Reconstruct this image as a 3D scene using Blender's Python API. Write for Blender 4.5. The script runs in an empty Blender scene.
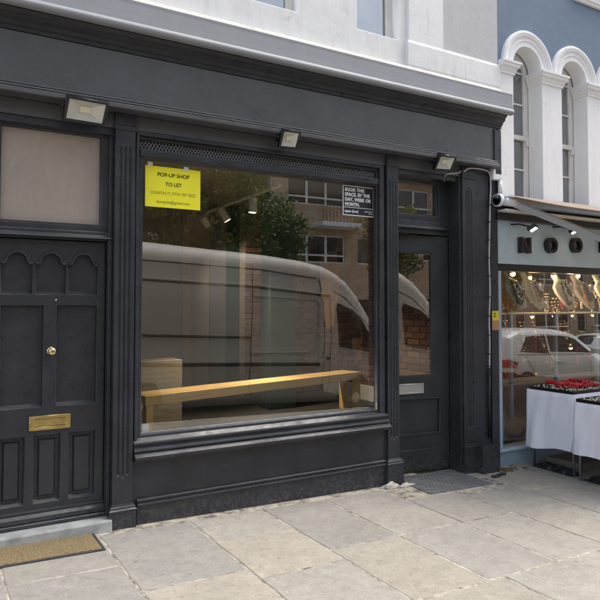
import bpy, bmesh, math, random
from mathutils import Vector, Matrix
random.seed(7)
R = math.radians
S = bpy.context.scene
COL = S.collection

# ------------------------------------------------------------------ camera
F, YAW, PITCH, HZ, CAMD, CAMH = 630.0, R(30.8), R(2.0), 304.0, 4.6, 1.55
SHY = HZ - 300 - F * math.tan(PITCH)
FWD = Vector((math.sin(YAW) * math.cos(PITCH), math.cos(YAW) * math.cos(PITCH), math.sin(PITCH)))
RGT = Vector((math.cos(YAW), -math.sin(YAW), 0))
UPV = RGT.cross(FWD)
EYE = Vector((0, -CAMD, CAMH))
cam = bpy.data.cameras.new('camera')
cam.sensor_width = 36
cam.lens = 36 * F / 600
cam.shift_y = SHY / 600
cam.clip_start = 0.05
cam.clip_end = 3000
camo = bpy.data.objects.new('camera', cam)
camo.matrix_world = Matrix.Translation(EYE) @ Matrix((RGT, UPV, -FWD)).transposed().to_4x4()
COL.objects.link(camo)
S.camera = camo

# ------------------------------------------------------------------ sky, sun, exposure
SUN_EL, SUN_AZ = R(62), R(99)          # azimuth of the sun, clockwise from +Y
w = bpy.data.worlds.new('World'); S.world = w; w.use_nodes = True
nt = w.node_tree; nt.nodes.clear()
sky = nt.nodes.new('ShaderNodeTexSky'); sky.sky_type = 'NISHITA'; sky.sun_disc = False
sky.sun_elevation = SUN_EL; sky.sun_rotation = SUN_AZ
sky.air_density = 1.0; sky.dust_density = 2.6; sky.ozone_density = 1.0
hs = nt.nodes.new('ShaderNodeHueSaturation'); hs.inputs['Saturation'].default_value = 0.52
bg = nt.nodes.new('ShaderNodeBackground'); bg.inputs['Strength'].default_value = 0.15
wo = nt.nodes.new('ShaderNodeOutputWorld')
nt.links.new(sky.outputs[0], hs.inputs['Color']); nt.links.new(hs.outputs[0], bg.inputs[0]); nt.links.new(bg.outputs[0], wo.inputs[0])
sl = bpy.data.lights.new('sun', 'SUN'); sl.energy = 1.5; sl.angle = R(34); sl.color = (1.0, 0.94, 0.84)
so = bpy.data.objects.new('sun', sl); COL.objects.link(so)
sd = Vector((math.sin(SUN_AZ) * math.cos(SUN_EL), math.cos(SUN_AZ) * math.cos(SUN_EL), math.sin(SUN_EL)))
so.rotation_euler = (-sd).to_track_quat('-Z', 'Y').to_euler()
so.location = (0, 6, 16)
vs = S.view_settings
vs.view_transform = 'Standard'; vs.look = 'None'; vs.gamma = 1; vs.exposure = 1.2; vs.use_curve_mapping = False
S.cycles.use_denoising = True
S.cycles.use_adaptive_sampling = True; S.cycles.adaptive_threshold = .025
S.cycles.max_bounces = 8; S.cycles.transparent_max_bounces = 24; S.cycles.diffuse_bounces = 4; S.cycles.glossy_bounces = 5
S.cycles.sample_clamp_indirect = 6

# ------------------------------------------------------------------ pixel -> place
def fp(u, v, y=0.0):
    """photo pixel -> point on the vertical plane Y=y"""
    d = FWD + RGT * ((u - 300) / F) - UPV * ((v - 300 - SHY) / F)
    t = (y - EYE.y) / d.y
    return EYE + d * t
def gz(x): return -0.03 - 0.023 * x
def gp(u, v):
    d = FWD + RGT * ((u - 300) / F) - UPV * ((v - 300 - SHY) / F)
    t = (-0.03 - EYE.z) / (d.z + 0.023 * d.x)
    return EYE + d * t
def rf(u, v, Y, g=0.1):
    """pixel seen in the glass plane Y=g -> point on the plane Y"""
    p = fp(u, v, 2 * g - Y); return Vector((p.x, Y, p.z))

# ------------------------------------------------------------------ materials
M = {}
def nodes(name):
    m = bpy.data.materials.new(name); m.use_nodes = True
    n = m.node_tree; n.nodes.clear()
    o = n.nodes.new('ShaderNodeOutputMaterial')
    b = n.nodes.new('ShaderNodeBsdfPrincipled'); n.links.new(b.outputs[0], o.inputs[0])
    M[name] = m
    return m, n, b, o
def pos(n, scale=(1, 1, 1), space='world'):
    mp = n.nodes.new('ShaderNodeMapping'); mp.inputs['Scale'].default_value = scale
    if space == 'world':
        g = n.nodes.new('ShaderNodeNewGeometry'); n.links.new(g.outputs['Position'], mp.inputs[0])
    else:
        g = n.nodes.new('ShaderNodeTexCoord'); n.links.new(g.outputs['Object'], mp.inputs[0])
    return mp.outputs[0]
def noise(n, vec, sc, detail=4, rough=.55, dist=0):
    t = n.nodes.new('ShaderNodeTexNoise'); t.inputs['Scale'].default_value = sc
    t.inputs['Detail'].default_value = detail; t.inputs['Roughness'].default_value = rough
    t.inputs['Distortion'].default_value = dist
    n.links.new(vec, t.inputs['Vector']); return t.outputs['Fac']
def ramp(n, fac, stops, interp='LINEAR'):
    r = n.nodes.new('ShaderNodeValToRGB'); r.color_ramp.interpolation = interp
    e = r.color_ramp.elements
    for i, (p, c) in enumerate(stops):
        if i >= 2: e.new(p)
    for i, (p, c) in enumerate(stops):
        e[i].position = p; e[i].color = (*c, 1) if len(c) == 3 else c
    n.links.new(fac, r.inputs[0]); return r.outputs[0]
def g3(v): return (v, v, v)
def mixc(n, fac, a, b, mode='MIX'):
    x = n.nodes.new('ShaderNodeMix'); x.data_type = 'RGBA'; x.blend_type = mode
    for s, val in ((0, fac), (6, a), (7, b)):
        if hasattr(val, 'links'): n.links.new(val, x.inputs[s])
        elif isinstance(val, (int, float)): x.inputs[s].default_value = val
        else: x.inputs[s].default_value = (*val, 1)
    return x.outputs[2]
def math_(n, op, a, b):
    x = n.nodes.new('ShaderNodeMath'); x.operation = op
    for i, val in enumerate((a, b)):
        if hasattr(val, 'links'): n.links.new(val, x.inputs[i])
        else: x.inputs[i].default_value = val
    return x.outputs[0]
def bump(n, b, h, strength=.2, dist=.01, prev=None):
    x = n.nodes.new('ShaderNodeBump'); x.inputs['Strength'].default_value = strength; x.inputs['Distance'].default_value = dist
    n.links.new(h, x.inputs['Height'])
    if prev is not None: n.links.new(prev, x.inputs['Normal'])
    n.links.new(x.outputs[0], b.inputs['Normal']); return x.outputs[0]
def setb(b, base=None, rough=None, metal=None, spec=None):
    if base is not None: b.inputs['Base Color'].default_value = (*base, 1)
    if rough is not None: b.inputs['Roughness'].default_value = rough
    if metal is not None: b.inputs['Metallic'].default_value = metal
    if spec is not None: b.inputs['Specular IOR Level'].default_value = spec

def simple(name, base, rough=.5, metal=0, var=.12, vs_=6, bp=0, bs=40, spec=.5):
    m, n, b, o = nodes(name)
    v = pos(n)
    c1 = tuple(x * (1 - var) for x in base); c2 = tuple(min(1, x * (1 + var)) for x in base)
    f = noise(n, v, vs_, 5)
    n.links.new(ramp(n, f, [(.3, c1), (.7, c2)]), b.inputs['Base Color'])
    setb(b, None, rough, metal, spec)
    if bp: bump(n, b, noise(n, v, bs, 3), bp, .004)
    return m

def paint(name, base, rough=.42, chips=True, peel=.0, dusty=.35, va=.30):
    m, n, b, o = nodes(name)
    v = pos(n)
    big = noise(n, v, 2.3, 5, .6); fine = noise(n, pos(n, (14, 14, 60)), 3, 3)
    c = mixc(n, ramp(n, big, [(.32, g3(0)), (.72, g3(1))]), tuple(x * (1 - va) for x in base), tuple(x * (1 + va) for x in base))
    # dust and scuffs of their own shape
    d = ramp(n, noise(n, pos(n, (3, 3, 9)), 4, 7, .7), [(.56, g3(0)), (.78, g3(1))])
    c = mixc(n, math_(n, 'MULTIPLY', d, dusty), c, (.14, .135, .125))
    if chips:
        vo = n.nodes.new('ShaderNodeTexVoronoi'); vo.inputs['Scale'].default_value = 26; n.links.new(v, vo.inputs['Vector'])
        sp = ramp(n, vo.outputs['Distance'], [(.035, g3(1)), (.06, g3(0))])
        sel = ramp(n, noise(n, v, 9, 2), [(.55, g3(0)), (.58, g3(1))])
        c = mixc(n, math_(n, 'MULTIPLY', sp, sel), c, (.42, .40, .37))
    # mud splashed up from the paving
    g = n.nodes.new('ShaderNodeNewGeometry'); sz = n.nodes.new('ShaderNodeSeparateXYZ'); n.links.new(g.outputs['Position'], sz.inputs[0])
    hz = n.nodes.new('ShaderNodeMapRange'); hz.inputs[1].default_value = .14; hz.inputs[2].default_value = -.16; n.links.new(sz.outputs[2], hz.inputs[0])
    spl = ramp(n, noise(n, v, 38, 5, .75), [(.48, g3(0)), (.62, g3(1))])
    c = mixc(n, math_(n, 'MULTIPLY', math_(n, 'MULTIPLY', spl, hz.outputs[0]), .5), c, (.20, .185, .16))
    n.links.new(c, b.inputs['Base Color']); b.inputs['Specular IOR Level'].default_value = .42
    rr = ramp(n, noise(n, v, 12, 4), [(.28, g3(rough - .12)), (.75, g3(rough + .22))])
    n.links.new(rr, b.inputs['Roughness'])
    pv = bump(n, b, fine, .12, .003)
    if peel:
        bump(n, b, noise(n, v, 11, 6, .62, .6), peel, .02, pv)
    return m
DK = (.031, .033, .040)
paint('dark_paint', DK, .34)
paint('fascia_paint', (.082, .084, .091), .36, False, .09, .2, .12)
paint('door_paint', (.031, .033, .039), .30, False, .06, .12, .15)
paint('shop_door_paint', (.034, .038, .040), .42, False, .05, .2)

def m_render(name, base, stain=(.3, .29, .27), amt=.5, sc=3.0, thr=(.5, .75)):
    m, n, b, o = nodes(name)
    v = pos(n)
    f = noise(n, v, 1.6, 6, .6); s = ramp(n, noise(n, pos(n, (2.2, 2.2, .7)), sc, 7, .65), [(thr[0], g3(0)), (thr[1], g3(1))])
    c = mixc(n, f, tuple(x * .93 for x in base), tuple(min(.9, x * 1.05) for x in base))
    c = mixc(n, math_(n, 'MULTIPLY', s, amt), c, stain)
    dr = ramp(n, noise(n, pos(n, (9, 9, .5)), 2.2, 5, .65), [(.56, g3(0)), (.72, g3(1))])
    c = mixc(n, math_(n, 'MULTIPLY', dr, amt * .55), c, tuple(x * .8 for x in stain))
    ck = n.nodes.new('ShaderNodeTexVoronoi'); ck.feature = 'DISTANCE_TO_EDGE'; ck.inputs['Scale'].default_value = 1.7
    wv = n.nodes.new('ShaderNodeVectorMath'); wv.operation = 'ADD'; nz = n.nodes.new('ShaderNodeTexNoise'); nz.inputs['Scale'].default_value = 5; nz.inputs['Detail'].default_value = 6
    n.links.new(v, nz.inputs['Vector']); n.links.new(v, wv.inputs[0]); n.links.new(nz.outputs['Color'], wv.inputs[1]); n.links.new(wv.outputs[0], ck.inputs['Vector'])
    cm = math_(n, 'MULTIPLY', ramp(n, ck.outputs['Distance'], [(.003, g3(1)), (.007, g3(0))]), ramp(n, noise(n, v, 2.1, 2), [(.52, g3(0)), (.6, g3(1))]))
    c = mixc(n, math_(n, 'MULTIPLY', cm, .55), c, tuple(x * .45 for x in base))
    n.links.new(c, b.inputs['Base Color']); setb(b, None, .75)
    pv = bump(n, b, noise(n, v, 90, 3), .12, .003)
    bump(n, b, noise(n, v, 7, 5), .35, .012, pv)
m_render('white_render', (.80, .80, .79), (.58, .57, .53), .5)
m_render('grey_render', (.52, .52, .53), (.62, .62, .62), .4)
m_render('cream_trim', (.66, .64, .58), (.40, .38, .33), .6)
m_render('bright_white', (.84, .84, .84), (.68, .67, .65), .35)
m_render('blue_render', (.155, .215, .29), (.20, .26, .33), .6, 2.0)
simple('lead_grey', (.285, .295, .315), .55, 0, .05, 5, .1, 30)
simple('putty', (.16, .165, .18), .5, 0, .3, 20)
simple('vent_grey', (.17, .175, .185), .45, 0, .15)
simple('sash_white', (.72, .70, .66), .4, 0, .06)
simple('frame_white', (.85, .85, .84), .4, 0, .05)
simple('blue_frame', (.42, .53, .62), .45, 0, .08, 8)
simple('blue_plinth', (.33, .44, .53), .5, 0, .12, 6)
simple('sign_board', (.48, .60, .68), .45, 0, .05)
simple('black_plastic', (.012, .012, .013), .35, 0, .1)
simple('black_gloss', (.012, .012, .013), .18, 0, .1)
simple('black_bag', (.018, .019, .022), .45, 0, .25, 20, .5, 25)
simple('box_side', (.20, .19, .15), .6, 0, .15)
simple('steel', (.55, .56, .58), .32, 1, .08)
simple('awning_arm', (.36, .40, .46), .38, .3, .06)
simple('cable_grey', (.46, .46, .45), .45, 0, .1)
simple('box_white', (.74, .76, .79), .45, 0, .05)
simple('reflector', (.62, .61, .57), .35, .25, .05)
simple('led_chip', (.80, .76, .58), .5, 0, .04)
simple('plaster_wall', (.27, .24, .21), .8, 0, .1, 2)
simple('ceiling_paint', (.30, .28, .25), .8, 0, .05, 2)
simple('beige_board', (.34, .27, .21), .7, 0, .06, 2)
simple('slate_board', (.13, .13, .145), .7, 0, .06, 2)
simple('teal_board', (.022, .048, .045), .6, 0, .1, 3)
simple('orange_plaster', (.56, .30, .15), .85, 0, .14, 7, .2, 30)
simple('skirting_white', (.62, .60, .56), .6, 0, .05)
simple('floor_concrete', (.06, .056, .052), .55, 0, .3, 5, .1, 20)
simple('platform_grey', (.21, .20, .185), .6, 0, .15, 5)
simple('track_white', (.70, .68, .62), .4, 0, .05)
simple('brass', (.62, .47, .19), .3, 1, .2, 30, .1, 60)
simple('brass_polished', (.72, .60, .33), .16, 1, .06)
simple('aluminium', (.62, .62, .62), .38, 1, .05)
simple('rubber', (.035, .035, .037), .7, 0, .3, 30)
simple('mat_rubber_grey', (.165, .165, .168), .75, 0, .25, 20)
simple('step_stone', (.34, .35, .345), .75, 0, .3, 9, .3, 40)
simple('rubble', (.52, .48, .41), .9, 0, .2, 30, .5, 60)
simple('tape', (.75, .75, .6), .3, 0, .05)
simple('paper_white', (.78, .78, .78), .6, 0, .02)
simple('poster_black', (.018, .018, .02), .4, 0, .05)
simple('ink_dark', (.03, .035, .01), .6, 0, .02)
simple('ink_olive', (.30, .29, .03), .6, 0, .02)
simple('sticker_yellow', (.78, .68, .03), .5, 0, .05)
simple('sticker_brown', (.48, .26, .14), .6, 0, .25, 60)
simple('van_paint', (.48, .445, .41), .48, .0, .03)
simple('car_white', (.74, .74, .74), .22, 0, .02)
simple('car_dark', (.03, .033, .038), .2, .3, .05)
simple('vehicle_glass', (.015, .017, .018), .06, 0, .05, 3, 0, 40, .7)
simple('seam_dark', (.012, .012, .012), .6, 0, .05)
simple('tail_red', (.42, .012, .014), .15, 0, .1)
simple('road_asphalt', (.055, .055, .056), .85, 0, .25, 14, .5, 80)
simple('earth', (.12, .11, .09), .9, 0, .2, 2)
simple('kerb_stone', (.30, .29, .28), .8, 0, .15, 8, .3, 50)
simple('bark', (.10, .075, .055), .9, 0, .3, 14, .6, 30)
simple('lamp_shade', (.72, .66, .52), .7, 0, .05)
simple('curtain', (.40, .37, .31), .8, 0, .08)
simple('bust_white', (.50, .48, .45), .6, 0, .05)
simple('silver_bead', (.62, .60, .57), .25, 1, .2, 60)
simple('amber_bead', (.55, .28, .08), .25, 0, .3, 60)
simple('dark_bead', (.035, .03, .03), .2, 0, .3, 60)
simple('red_bead', (.50, .02, .025), .25, 0, .3, 60)
simple('pearl_bead', (.72, .66, .54), .25, 0, .15, 60)
simple('sack_cloth', (.36, .24, .15), .8, 0, .25, 20, .4, 30)
simple('leaf_litter', (.16, .12, .07), .8, 0, .3, 40)

def leafmat(name, a, bcol, cc):
    m, n, b, o = nodes(name)
    f = noise(n, pos(n), 1.3, 3); f2 = noise(n, pos(n), 14, 2)
    c = mixc(n, ramp(n, f, [(.38, g3(0)), (.62, g3(1))]), a, bcol)
    c = mixc(n, ramp(n, f2, [(.5, g3(0)), (.68, g3(1))]), c, cc)
    n.links.new(c, b.inputs['Base Color']); setb(b, None, .55)
    t = n.nodes.new('ShaderNodeBsdfTranslucent'); n.links.new(c, t.inputs[0])
    mx = n.nodes.new('ShaderNodeMixShader'); mx.inputs[0].default_value = .3
    n.links.new(b.outputs[0], mx.inputs[1]); n.links.new(t.outputs[0], mx.inputs[2]); n.links.new(mx.outputs[0], o.inputs[0])
leafmat('leaf_green', (.09, .15, .04), (.14, .20, .05), (.20, .19, .05))
leafmat('leaf_autumn', (.20, .20, .05), (.30, .23, .06), (.14, .19, .05))
leafmat('leaf_dark', (.04, .09, .03), (.065, .13, .035), (.10, .14, .04))

def m_stone():
    m, n, b, o = nodes('york_stone')
    v = pos(n)
    oi = n.nodes.new('ShaderNodeObjectInfo')
    base = ramp(n, oi.outputs['Random'], [(0, (.275, .262, .242)), (.25, (.35, .33, .292)), (.5, (.30, .288, .27)), (.75, (.385, .352, .295)), (1, (.325, .302, .26))])
    f = noise(n, v, 3.2, 7, .62)
    c = mixc(n, ramp(n, f, [(.3, g3(0)), (.72, g3(1))]), mixc(n, 1.0, base, (.88, .875, .87), 'MULTIPLY'), mixc(n, 1.0, base, (1.07, 1.06, 1.03), 'MULTIPLY'))
    gr = ramp(n, noise(n, v, 95, 3, .8), [(.30, g3(.80)), (.5, g3(1)), (.72, g3(1.17))])
    md = ramp(n, noise(n, v, 14, 6, .72, .4), [(.32, g3(.82)), (.52, g3(1.0)), (.74, g3(1.10))])
    c = mixc(n, 1.0, c, md, 'MULTIPLY')
    c = mixc(n, 1.0, c, gr, 'MULTIPLY')
    st = ramp(n, noise(n, v, 6.5, 6, .7, .8), [(.60, g3(0)), (.75, g3(1))])
    c = mixc(n, math_(n, 'MULTIPLY', st, .35), c, (.15, .14, .13))
    vo = n.nodes.new('ShaderNodeTexVoronoi'); vo.inputs['Scale'].default_value = 11; n.links.new(v, vo.inputs['Vector'])
    sp = ramp(n, vo.outputs['Distance'], [(.05, g3(1)), (.09, g3(0))])
    sel = ramp(n, noise(n, v, 7, 2), [(.56, g3(0)), (.60, g3(1))])
    c = mixc(n, math_(n, 'MULTIPLY', math_(n, 'MULTIPLY', sp, sel), .7), c, (.52, .50, .45))
    v2 = n.nodes.new('ShaderNodeTexVoronoi'); v2.inputs['Scale'].default_value = 4.2; n.links.new(v, v2.inputs['Vector'])
    gm = ramp(n, v2.outputs['Distance'], [(.055, g3(1)), (.085, g3(0))]); gs = ramp(n, noise(n, v, 2.6, 2), [(.52, g3(0)), (.56, g3(1))])
    c = mixc(n, math_(n, 'MULTIPLY', math_(n, 'MULTIPLY', gm, gs), .6), c, (.10, .098, .092))
    sc_ = ramp(n, noise(n, pos(n, (2, 9, 5)), 5, 6, .7, 1.2), [(.64, g3(0)), (.72, g3(1))])
    c = mixc(n, math_(n, 'MULTIPLY', sc_, .45), c, (.46, .43, .37))
    n.links.new(c, b.inputs['Base Color']); setb(b, None, .8, 0, .35)
    pv = bump(n, b, noise(n, v, 120, 4, .7), .22, .003)
    bump(n, b, noise(n, v, 16, 6, .65), .3, .010, pv)
m_stone()
def m_mortar():
    m, n, b, o = nodes('sand_mortar'); v = pos(n)
    f = noise(n, v, 10, 6, .7)
    n.links.new(ramp(n, f, [(.34, (.09, .08, .065)), (.44, (.26, .235, .19)), (.55, (.44, .40, .33)), (.72, (.56, .52, .44))]), b.inputs['Base Color']); setb(b, None, .95)
    bump(n, b, noise(n, v, 90, 4), .6, .006)
m_mortar()
def m_coir():
    m, n, b, o = nodes('coir'); v = pos(n)
    f = noise(n, v, 140, 3, .8); f2 = noise(n, v, 9, 4)
    c = ramp(n, f, [(.28, (.10, .072, .035)), (.5, (.28, .21, .11)), (.72, (.46, .36, .21))])
    c = mixc(n, ramp(n, f2, [(.45, g3(0)), (.7, g3(.5))]), c, (.22, .17, .10))
    n.links.new(c, b.inputs['Base Color']); setb(b, None, .95)
    bump(n, b, f, .9, .012)
m_coir()
def m_wood(name, a, bcol, scale, sp=1, dist=5):
    m, n, b, o = nodes(name)
    t = pos(n, scale, 'object')
    wv = n.nodes.new('ShaderNodeTexWave'); wv.wave_type = 'BANDS'; wv.bands_direction = 'Z'
    wv.inputs['Scale'].default_value = sp; wv.inputs['Distortion'].default_value = dist; wv.inputs['Detail'].default_value = 4; wv.inputs['Detail Scale'].default_value = .8
    n.links.new(t, wv.inputs['Vector'])
    f2 = noise(n, t, 3, 5, .7)
    c = mixc(n, ramp(n, wv.outputs['Fac'], [(.1, g3(.15)), (.9, g3(.85))]), a, bcol)
    c = mixc(n, ramp(n, f2, [(.55, g3(0)), (.75, g3(.6))]), c, tuple(x * .45 for x in a))
    n.links.new(c, b.inputs['Base Color']); setb(b, None, .42)
    bump(n, b, wv.outputs['Fac'], .08, .003)
m_wood('bench_wood', (.62, .36, .11), (.86, .60, .26), (1.0, 16, 16), 1.3, 6)
m_wood('ply_wood', (.29, .235, .165), (.37, .31, .22), (3.4, 2, 5.5), .9, 14)
def m_brickpiece():
    m, n, b, o = nodes('brick_clay'); v = pos(n)
    oi = n.nodes.new('ShaderNodeObjectInfo')
    base = ramp(n, oi.outputs['Random'], [(0, (.13, .06, .04)), (.35, (.19, .09, .055)), (.65, (.25, .13, .08)), (.85, (.10, .055, .045)), (1, (.28, .17, .11))])
    f = noise(n, v, 30, 5, .7)
    c = mixc(n, 1.0, base, ramp(n, f, [(.3, g3(.6)), (.7, g3(1.25))]), 'MULTIPLY')
    n.links.new(c, b.inputs['Base Color']); setb(b, None, .9)
    bump(n, b, f, .5, .008)
m_brickpiece()
simple('brick_mortar', (.30, .24, .19), .95, 0, .2, 20, .4, 60)
def m_brickwall(name, c1, c2, mor):
    m, n, b, o = nodes(name)
    g = n.nodes.new('ShaderNodeNewGeometry'); sx = n.nodes.new('ShaderNodeSeparateXYZ'); n.links.new(g.outputs['Position'], sx.inputs[0])
    ad = math_(n, 'ADD', sx.outputs[0], sx.outputs[1])
    cx = n.nodes.new('ShaderNodeCombineXYZ'); n.links.new(ad, cx.inputs[0]); n.links.new(sx.outputs[2], cx.inputs[1])
    bt = n.nodes.new('ShaderNodeTexBrick'); bt.inputs['Scale'].default_value = 1
    bt.inputs['Brick Width'].default_value = .225; bt.inputs['Row Height'].default_value = .075; bt.inputs['Mortar Size'].default_value = .009
    bt.inputs['Color1'].default_value = (*c1, 1); bt.inputs['Color2'].default_value = (*c2, 1); bt.inputs['Mortar'].default_value = (*mor, 1)
    n.links.new(cx.outputs[0], bt.inputs['Vector'])
    f = noise(n, pos(n), 1.2, 5)
    c = mixc(n, 1.0, bt.outputs[0], ramp(n, f, [(.3, g3(.75)), (.7, g3(1.15))]), 'MULTIPLY')
    n.links.new(c, b.inputs['Base Color']); setb(b, None, .9)
m_brickwall('brick_far', (.56, .40, .24), (.46, .29, .17), (.58, .50, .39))
m_brickwall('brick_red', (.26, .10, .065), (.19, .075, .05), (.25, .19, .14))
m_brickwall('brick_inside', (.15, .075, .05), (.10, .05, .035), (.14, .11, .085))

def m_glass(name, k=1.0, dirt=.02, tint=(.9, .93, .91)):
    m = bpy.data.materials.new(name); m.use_nodes = True; n = m.node_tree; n.nodes.clear(); M[name] = m
    o = n.nodes.new('ShaderNodeOutputMaterial')
    lw = n.nodes.new('ShaderNodeLayerWeight'); lw.inputs['Blend'].default_value = .5
    sch = math_(n, 'ADD', math_(n, 'MULTIPLY', math_(n, 'POWER', lw.outputs['Facing'], 5.0), .96), .04)
    fac = math_(n, 'MINIMUM', math_(n, 'MULTIPLY', sch, k), 1.0)
    tr = n.nodes.new('ShaderNodeBsdfTransparent'); tr.inputs[0].default_value = (*tint, 1)
    gl = n.nodes.new('ShaderNodeBsdfGlossy'); gl.inputs['Roughness'].default_value = 0.0
    gl.inputs[0].default_value = (1, 1, 1, 1)
    mx = n.nodes.new('ShaderNodeMixShader')
    n.links.new(fac, mx.inputs[0]); n.links.new(tr.outputs[0], mx.inputs[1]); n.links.new(gl.outputs[0], mx.inputs[2])
    df = n.nodes.new('ShaderNodeBsdfDiffuse'); df.inputs[0].default_value = (.6, .57, .52, 1)
    v = pos(n)
    vo = n.nodes.new('ShaderNodeTexVoronoi'); vo.inputs['Scale'].default_value = 17; n.links.new(v, vo.inputs['Vector'])
    sp = ramp(n, vo.outputs['Distance'], [(.03, g3(1)), (.055, g3(0))])
    sel = ramp(n, noise(n, v, 6, 2), [(.60, g3(0)), (.64, g3(1))])
    smear = ramp(n, noise(n, pos(n, (3, 3, 1.2)), 3, 6, .7), [(.45, g3(0)), (.9, g3(1))])
    d = math_(n, 'ADD', math_(n, 'MULTIPLY', math_(n, 'MULTIPLY', sp, sel), .35), math_(n, 'MULTIPLY', smear, dirt))
    mx2 = n.nodes.new('ShaderNodeMixShader'); n.links.new(d, mx2.inputs[0])
    n.links.new(mx.outputs[0], mx2.inputs[1]); n.links.new(df.outputs[0], mx2.inputs[2]); n.links.new(mx2.outputs[0], o.inputs[0])
m_glass('shop_glass', 3.3, .008, (.96, .97, .96))
m_glass('neighbour_glass', 2.7, .01, (.96, .97, .96))
m_glass('sash_glass', 5.0, .0, (.75, .78, .8))
def m_film():
    m, n, b, o = nodes('frosted_film'); v = pos(n)
    f = noise(n, v, 1.5, 3)
    c = ramp(n, f, [(.25, (.30, .27, .24)), (.75, (.44, .35, .28))])
    fl = ramp(n, noise(n, pos(n, (34, 34, 20)), 1.2, 3, .6), [(.68, g3(0)), (.74, g3(1))])
    c = mixc(n, math_(n, 'MULTIPLY', fl, .45), c, (.72, .70, .66))
    wp = ramp(n, noise(n, pos(n, (6, 6, 1.4)), 2.5, 6, .7, 1.0), [(.45, g3(0)), (.75, g3(1))])
    c = mixc(n, math_(n, 'MULTIPLY', wp, .14), c, (.58, .54, .49))
    n.links.new(c, b.inputs['Base Color']); setb(b, None, .18, 0, .6)
    bump(n, b, noise(n, v, 14, 3), .05, .004)
m_film()
def m_cloth(name, base, sc=(1, 1, 1)):
    m, n, b, o = nodes(name); v = pos(n)
    setb(b, base, .85, 0, .2)
    h1 = noise(n, pos(n, (7, 7, 1.6)), 1.6, 3, .5, .8); h2 = noise(n, v, 7, 4, .6, .6)
    pv = bump(n, b, h1, .35, .02)
    bump(n, b, h2, .28, .012, pv)
m_cloth('white_cloth', (.84, .85, .93))
m_cloth('awning_cloth', (.62, .53, .44))
def translucent(name, col, f):
    n = M[name].node_tree; o = [x for x in n.nodes if x.type == 'OUTPUT_MATERIAL'][0]; b = [x for x in n.nodes if x.type == 'BSDF_PRINCIPLED'][0]
    t = n.nodes.new('ShaderNodeBsdfTranslucent'); t.inputs[0].default_value = (*col, 1); mx = n.nodes.new('ShaderNodeMixShader'); mx.inputs[0].default_value = f
    n.links.new(b.outputs[0], mx.inputs[1]); n.links.new(t.outputs[0], mx.inputs[2]); n.links.new(mx.outputs[0], o.inputs[0])
translucent('awning_cloth', (.62, .53, .44), .5)
def emis(name, col, st):
    m = bpy.data.materials.new(name); m.use_nodes = True; n = m.node_tree; n.nodes.clear(); M[name] = m
    o = n.nodes.new('ShaderNodeOutputMaterial'); e = n.nodes.new('ShaderNodeEmission')
    e.inputs[0].default_value = (*col, 1); e.inputs[1].default_value = st; n.links.new(e.outputs[0], o.inputs[0])
emis('warm_bulb', (1, .66, .28), 10)
emis('track_lit', (1, .80, .52), 8)
emis('flood_lit', (1, .90, .66), 5)
def m_paper():
    m, n, b, o = nodes('yellow_paper'); setb(b, (.93, .86, .018), .55)
    bump(n, b, noise(n, pos(n), 5, 2), .1, .01)
m_paper()

# ------------------------------------------------------------------ mesh helpers
WO = {}
def link(name, me, mats, parent=None, label=None, cat=None, group=None, kind=None, smooth=False):
    """me: bmesh or mesh in world coordinates; the origin is moved to the middle of its base"""
    if isinstance(me, bmesh.types.BMesh):
        bm = me; me = bpy.data.meshes.new(name); bm.normal_update(); bm.to_mesh(me); bm.free()
    xs = [v.co for v in me.vertices]
    o0 = Vector(((min(c.x for c in xs) + max(c.x for c in xs)) / 2, (min(c.y for c in xs) + max(c.y for c in xs)) / 2, min(c.z for c in xs)))
    me.transform(Matrix.Translation(-o0))
    for mm in (mats if isinstance(mats, (list, tuple)) else [mats]): me.materials.append(M[mm])
    if smooth:
        for p in me.polygons: p.use_smooth = True
    o = bpy.data.objects.new(name, me); COL.objects.link(o)
    WO[o.name] = o0
    if parent is not None:
        o.parent = parent; o.location = o0 - WO[parent.name]
    else: o.location = o0
    return tag(o, label, cat, group, kind)
def tag(o, label=None, cat=None, group=None, kind=None):
    if label: o['label'] = label
    if cat: o['category'] = cat
    if group: o['group'] = group
    if kind: o['kind'] = kind
    return o
def empty(name, loc, label=None, cat=None, group=None, kind=None):
    o = bpy.data.objects.new(name, None); o.empty_display_size = .1; COL.objects.link(o)
    o.location = loc; WO[o.name] = Vector(loc)
    return tag(o, label, cat, group, kind)
def B(): return bmesh.new()
def box(bm, x0, x1, y0, y1, z0, z1, bev=.003, seg=1):
    t = bmesh.new()
    bmesh.ops.create_cube(t, size=1)
    for v in t.verts:
        v.co = Vector(((x0 + x1) / 2 + v.co.x * (x1 - x0), (y0 + y1) / 2 + v.co.y * (y1 - y0), (z0 + z1) / 2 + v.co.z * (z1 - z0)))
    b_ = min(bev, abs(x1 - x0) * .3, abs(y1 - y0) * .3, abs(z1 - z0) * .3)
    if b_ > 0: bmesh.ops.bevel(t, geom=t.edges[:], offset=b_, segments=seg, affect='EDGES', profile=.5)
    add(bm, t); return bm
def add(bm, t, mat=None):
    me = bpy.data.meshes.new('tmp')
    if mat is not None: bmesh.ops.transform(t, matrix=mat, verts=t.verts)
    t.to_mesh(me); t.free(); bm.from_mesh(me); bpy.data.meshes.remove(me)
def prism_x(bm, prof, x0, x1):
    """closed (y,z) profile along X"""
    a = [bm.verts.new((x0, y, z)) for y, z in prof]; b = [bm.verts.new((x1, y, z)) for y, z in prof]
    n = len(prof)
    for i in range(n): bm.faces.new((a[i], a[(i + 1) % n], b[(i + 1) % n], b[i]))
    bm.faces.new(a[::-1]); bm.faces.new(b)
    bmesh.ops.recalc_face_normals(bm, faces=bm.faces[:]); return bm
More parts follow.
